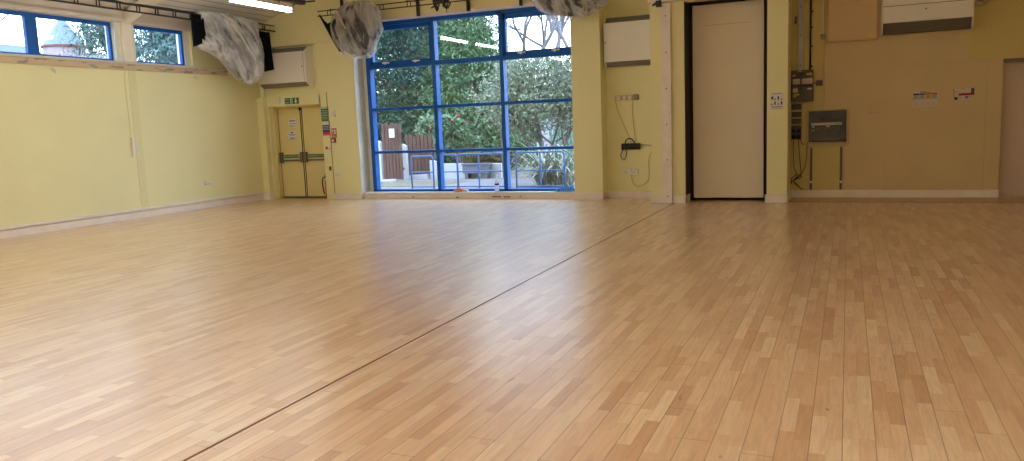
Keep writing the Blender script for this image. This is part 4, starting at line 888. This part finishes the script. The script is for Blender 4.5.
dg = leafmat('dark_conifer_green', (50, 84, 66)); mg = leafmat('mid_conifer_green', (86, 122, 82)); og = leafmat('olive_green', (104, 122, 74)); bgm = leafmat('blue_green', (70, 104, 92))
conifer(-15.9, 24.5, 8.2, 2.5, 14000, 'dark tall conifer filling the left column of the garden window', dg, 11)
conifer(-13.6, 26.0, 7.6, 2.3, 12000, 'mid green conifer behind the first mullion of the garden window', bgm, 12)
conifer(-12.2, 25.0, 5.7, 2.2, 12000, 'lighter green conifer in the middle column, its top near the window head', mg, 13)
conifer(-16.4, 29.0, 5.2, 2.8, 9000, 'olive green conifer low behind the timber fence panels', og, 14)
conifer(-12.1, 28.0, 3.9, 1.9, 7000, 'rounded conifer right of the middle column with brownish twigs', mg, 16)
conifer(-18.5, 31.5, 9.5, 3.6, 9000, 'dark backdrop conifer furthest left behind the others', dg, 17, .3, .3)
conifer(-17.0, 34.0, 8.6, 2.8, 8000, 'dark backdrop conifer seen between the two front conifers', dg, 18, .3, .3)
def shrub(x, y, z0, z1, rx, ry, n, label, m, seed, size=.12, asp=.5, name='garden_shrub', hollow=.55, stems=True, m2=None, cat='shrub'):
    rnd = random.Random(seed); r = thing(name, (x, y, GZ), label, cat, None); pts = []; pts2 = []
    blobs = [(rnd.uniform(-.55, .55), rnd.uniform(-.5, .5), rnd.uniform(.25, .85), rnd.uniform(.3, .5)) for _ in range(10)]
    for i in range(n):
        b = rnd.choice(blobs); u = Vector((rnd.gauss(0, 1), rnd.gauss(0, 1), rnd.gauss(0, 1))).normalized() * (rnd.uniform(hollow, 1) * b[3])
        q = (x + rx * (b[0] + u.x), y + ry * (b[1] + u.y), max(z0, z0 + (z1 - z0) * min(1.0, b[2] * .75 + u.z * .45)))
        (pts2 if m2 and rnd.random() < .12 else pts).append(q)
    leaves(pts, size, asp, m, 'foliage', r, seed)
    if pts2: leaves(pts2, size, asp, m2, 'accent_foliage', r, seed + 1)
    if stems:
        b = MB()
        for k in range(7):
            q = blobs[k]; b.tube([(x + rnd.uniform(-.08, .08), y, GZ), (x + rx * q[0] * .4, y + ry * q[1] * .4, z0 + (z1 - z0) * .3), (x + rx * q[0], y + ry * q[1], z0 + (z1 - z0) * q[2] * .8)], .03, 6, .01)
        b.build('stems', bark, r)
    return r
berry = mat('red_berries', (164, 41, 49), .5)
s1 = shrub(-10.55, 20.9, .75, 1.95, .85, .5, 5200, 'broad green shrub with a few red berries right of the fence panels', leafmat('fresh_shrub_green', (110, 146, 112)), 21, .13, .45)
b = MB(); rnd = random.Random(5)
for k in range(5):
    cx, cz = rnd.uniform(-11.2, -10.0), rnd.uniform(1.1, 1.8); b.tube([(cx, 20.35, cz), (cx + .03, 20.35, cz + .04)], .028, 6)
b.build('berries', berry, s1)
shrub(-11.75, 21.6, .9, 2.05, .7, .4, 4200, 'pale green leafy shrub rising behind the lower fence panel', leafmat('pale_shrub_green', (128, 158, 128)), 22, .13, .45)
shrub(-14.4, 22.3, .1, 2.6, 1.5, .6, 12000, 'dense dark bush behind the taller fence panel', dg, 23, .11, .4)
shrub(-10.2, 22.3, .2, .85, 1.6, .4, 4200, 'low brownish hedge behind the white garden wall', leafmat('brown_green_hedge', (120, 116, 92)), 24, .10, .4, name='low_hedge', cat='hedge')
shrub(-12.2, 30.5, .5, 3.4, 3.2, .8, 9000, 'thick greenery far behind the arched garden sheds', og, 25, .16, .4)
shrub(-8.2, 32.5, .3, 3.2, 3.0, .8, 8000, 'distant grey-green bushes behind the right window column', leafmat('grey_green', (120, 132, 118)), 29, .15, .4)
# broad-leaved tree in front of the right column
lt = leafmat('pale_evergreen_leaf', (150, 164, 140), .3)
r = thing('evergreen_tree', (-7.35, 19.8, GZ), 'pale broad-leaved tree with forking stems filling the right window column', 'tree', 'garden trees')
b = MB(); rnd = random.Random(8); tips = []
def grow(p, d, L, rr, dep):
    q = p + d * L; mid = p + d * L * .5 + Vector((rnd.uniform(-.05, .05), rnd.uniform(-.05, .05), 0)) * L
    b.tube([p, mid, q], rr, 6, rr * .7)
    if dep == 0: tips.append(q); return
    tips.append(mid) if dep < 3 else None
    for _ in range(3 if dep > 2 else 2):
        nd = (d + Vector((rnd.gauss(0, .55), rnd.gauss(0, .35), rnd.gauss(.05, .3)))).normalized(); grow(q, nd, L * rnd.uniform(.68, .85), rr * .62, dep - 1)
for k, a in enumerate((-.55, -.2, .1, .45)): grow(Vector((-7.35 + a * .15, 19.8, GZ)), Vector((a, .05, 1)).normalized(), .95, .055, 4)
b.build('trunk', bark, r)
pts = []
for t_ in tips:
    for i in range(44): pts.append((t_.x + rnd.gauss(0, .24), t_.y + rnd.gauss(0, .22), max(1.0, min(3.3, t_.z + rnd.gauss(0, .22)))))
for i in range(7000): pts.append((rnd.uniform(-8.6, -6.3), 19.8 + rnd.gauss(0, .35), 1.25 + 1.95 * rnd.random() ** .8))
leaves(pts, .105, .4, lt, 'foliage', r, 31, .1)
r = shrub(-8.85, 20.3, 2.05, 2.7, .75, .3, 650, 'sprays of pale leaves reaching across the middle window column', lt, 34, .16, .38, name='leafy_branch', cat='branch')
# variegated spiky plant
r = thing('striped_yucca', (-6.25, 17.5, GZ), 'large spiky plant with arching cream-striped leaves behind the blue railing', 'plant')
vg = mat('striped_leaf_green', (98, 114, 96), .5, vary=.25, scale=5); vc = mat('striped_leaf_cream', (160, 164, 149), .5, vary=.1); rnd = random.Random(4)
gb, cb = MB(), MB()
for k in range(190):
    a = rnd.uniform(0, 6.283); L = rnd.uniform(1.0, 1.65); up = rnd.uniform(.5, 1.2); wd = rnd.uniform(.016, .03); c0 = Vector((-6.6 + rnd.gauss(0, .12), 17.5 + rnd.gauss(0, .12), GZ + .02))
    if k % 3 == 0: c0.x += .45
    dr = Vector((math.cos(a), math.sin(a), 0)); sd = Vector((-dr.y, dr.x, 0)); v1 = []; S = 9
    for i in range(S + 1):
        t = i / S; rr = L * .75 * t; z = up * L * (1.55 * t - 1.15 * t * t * (1.4 - up * .45)); ww = wd * (1 - t ** 3)
        c = c0 + dr * rr + Vector((0, 0, max(0, z))); v1.append((c - sd * ww, c - sd * ww * .35, c + sd * ww * .35, c + sd * ww))
    def strip(mb, i0, i1):
        vs = []; 
        for q in v1: vs += [q[i0], q[i1]]
        mb.add(vs, [(2 * i, 2 * i + 1, 2 * i + 3, 2 * i + 2) for i in range(S)])
    strip(cb, 0, 1); strip(gb, 1, 2); strip(cb, 2, 3)
gb.build('leaf_centres', vg, r, recalc=False); cb.build('leaf_margins', vc, r, recalc=False)
# arched garden sheds
am = mat('pale_corrugated_arch', (137, 137, 149), .6, vary=.06); ad = mat('shed_front_grey', (108, 109, 119), .7, vary=.1)
def arch(x0, x1, y, h, L, label):
    r = thing('arched_shed', ((x0 + x1) / 2, y, GZ), label, 'shed', 'arched sheds'); cx = (x0 + x1) / 2; R = (x1 - x0) / 2; N = 20
    pr = [(cx - R * math.cos(math.pi * i / N), GZ + (h - GZ) * math.sin(math.pi * i / N) ** .8) for i in range(N + 1)]
    pi_ = [(cx + (a - cx) * .93, GZ + (c - GZ) * .95) for a, c in pr]
    q = MB(); q.add([(a, y, c) for a, c in pr] + [(a, y + L, c) for a, c in pr] + [(a, y, c) for a, c in pi_] + [(a, y + L, c) for a, c in pi_],
        [(i, i + 1, N + 2 + i, N + 1 + i) for i in range(N)] + [(2 * N + 2 + i, 2 * N + 3 + i, 3 * N + 4 + i, 3 * N + 3 + i) for i in range(N)] + [(i, i + 1, 2 * N + 3 + i, 2 * N + 2 + i) for i in range(N)])
    q.build('arched_roof', am, r, smooth=False); MB().prism(pi_, 'y', y + .12, y + .18).build('front_wall', ad, r)
    bx(cx - .3, cx + .3, y + .06, y + .12, GZ, h * .62).build('shed_door', mat('shed_door_grey', (85, 88, 98), .7), r)
arch(-15.1, -12.5, 27.0, 1.75, 3, 'pale arched shed seen through the middle window column above the wall')
arch(-12.45, -10.35, 27.6, 2.05, 3, 'pale arched shed seen behind the stems of the broad-leaved tree')
arch(-10.6, -8.9, 29.2, 1.95, 3, 'furthest arched shed, partly hidden by the green railings')
r = thing('garden_railing', (-8.9, 26, GZ), 'pale green vertical bar fence at the right edge of the garden window', 'fence')
gm = mat('pale_green_fence_paint', (90, 131, 104), .6)
for k in range(16): bx(-9.55 + k * .11, -9.50 + k * .11, 26, 26.03, GZ, 1.2).build('fence_bar', gm, r)
bx(-9.6, -7.8, 26.03, 26.07, 1.0, 1.06).box(-9.6, -7.8, 26.03, 26.07, .3, .36).build('fence_rail', gm, r)
# bare trees
def bare(x, y, h, label, seed, lean=0, m=palebark, dep=6, spread=.42, fork=.35):
    rnd = random.Random(seed); r = thing('bare_tree', (x, y, GZ), label, 'tree', 'bare winter trees'); b = MB()
    def g(p, d, L, rr, k):
        q = p + d * L; mid = p + d * L * .5 + Vector((rnd.gauss(0, .04), rnd.gauss(0, .04), rnd.gauss(0, .03))) * L
        b.tube([p, mid, q], rr, 6 if k > 3 else 4, rr * .72, cap=False)
        if k == 0: return
        for _ in range(3 if k in (5, 4, 2) else 2):
            nd = (d + Vector((rnd.gauss(0, spread), rnd.gauss(0, spread * .8), rnd.gauss(.10, .2)))).normalized(); g(q, nd, L * rnd.uniform(.62, .86), rr * .62, k - 1)
    g(Vector((x, y, GZ)), Vector((lean, 0, 1)).normalized(), h * fork, h * .019, dep); b.build('branches', m, r); return r
bare(-13.7, 34.0, 9.0, 'bare winter tree with forked trunk, left one in the upper right panes', 51, .05)
bare(-12.0, 35.5, 9.5, 'bare winter tree with spreading limbs at the right of the upper right panes', 52, .08)
bare(-11.0, 40.0, 9.0, 'thin bare winter tree further back at the right edge of the garden window', 53, -.1)
bare(-13.2, 37.0, 9.5, 'bare winter tree with many fine twigs in the middle of the upper right panes', 57, .0)
bare(-14.6, 42.0, 11.0, 'tall bare winter tree furthest back behind the conifer tops', 54, .0)
# ------------------------------------------------------------------ beyond the high left windows
r = thing('slate_roof_house', (-40, 26.5, GZ), 'long slate roof seen at the bottom of the leftmost high window', 'house')
bx(-44, -38.5, 18, 30.2, GZ, 5.4).build('wall', mat('pale_render', (155, 152, 155), .8), r)
b = MB(); b.prism([(-38.2, 5.3), (-41.2, 6.72), (-44.2, 5.3)], 'y', 17.5, 30.3); b.build('roof', mat('blue_grey_slate', (85, 100, 122), .7, vary=.15, scale=5), r)
b = MB()
for y in (19.5, 25.0): b.box(-41.4, -41.0, y, y + .4, 6.6, 7.0)
b.build('chimney', mat('brick_red', (122, 73, 65), .8), r)
r = thing('turret_house', (-40, 31.2, GZ), 'round turret with cone roof and red ridge tiles beyond the second high window', 'house')
n = 18; bx(-42, -38.8, 30.4, 33.0, GZ, 6.3).build('wall', mat('pinkish_render', (160, 144, 150), .8), r)
b = MB(); b.tube([(-39.8, 31.3, 6.65), (-39.8, 31.3, 8.3)], 1.1, 20, .05); b.build('cone_roof', mat('grey_green_slate', (104, 119, 127), .7, vary=.1), r)
b = MB(); b.tube([(-39.8, 31.3, 6.0), (-39.8, 31.3, 6.68)], 1.05, 20); b.build('drum_wall', MATS['pinkish_render'], r)
b = MB(); b.tube([(-39.8, 31.3, 6.60), (-39.8, 31.3, 6.70)], 1.16, 20); b.build('ridge_tiles', MATS['brick_red'], r)
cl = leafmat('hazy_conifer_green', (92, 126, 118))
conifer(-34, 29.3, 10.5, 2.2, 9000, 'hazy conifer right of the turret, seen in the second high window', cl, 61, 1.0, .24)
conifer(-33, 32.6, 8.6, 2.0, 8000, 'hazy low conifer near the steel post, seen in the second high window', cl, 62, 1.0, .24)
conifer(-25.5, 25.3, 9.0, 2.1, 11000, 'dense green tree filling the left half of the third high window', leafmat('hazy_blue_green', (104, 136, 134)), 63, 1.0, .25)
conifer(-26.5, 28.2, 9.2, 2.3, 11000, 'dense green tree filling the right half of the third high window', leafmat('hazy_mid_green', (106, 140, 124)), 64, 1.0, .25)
bare(-36, 30.9, 14, 'pale bare tree trunk standing among conifers in the second high window', 71, .02)
bare(-42, 35.5, 14, 'bare tree with thin twigs right of the turret roof', 72, .02)
conifer(-21.0, -4.0, 12, 3.6, 6000, 'unseen dark conifer added outside the near left windows to hide sky mirrored in the garden window', dg, 81, .5, .45)  # this and the next tree: added out of view to block mirrored sky
conifer(-25.5, -8.5, 13, 4.0, 6000, 'second unseen dark conifer added further out to hide the mirrored sky', dg, 82, .5, .45)
bare(-45, 30.0, 10.5, 'faint bare twigs above the slate roof in the leftmost high window', 73, .02, spread=.5)
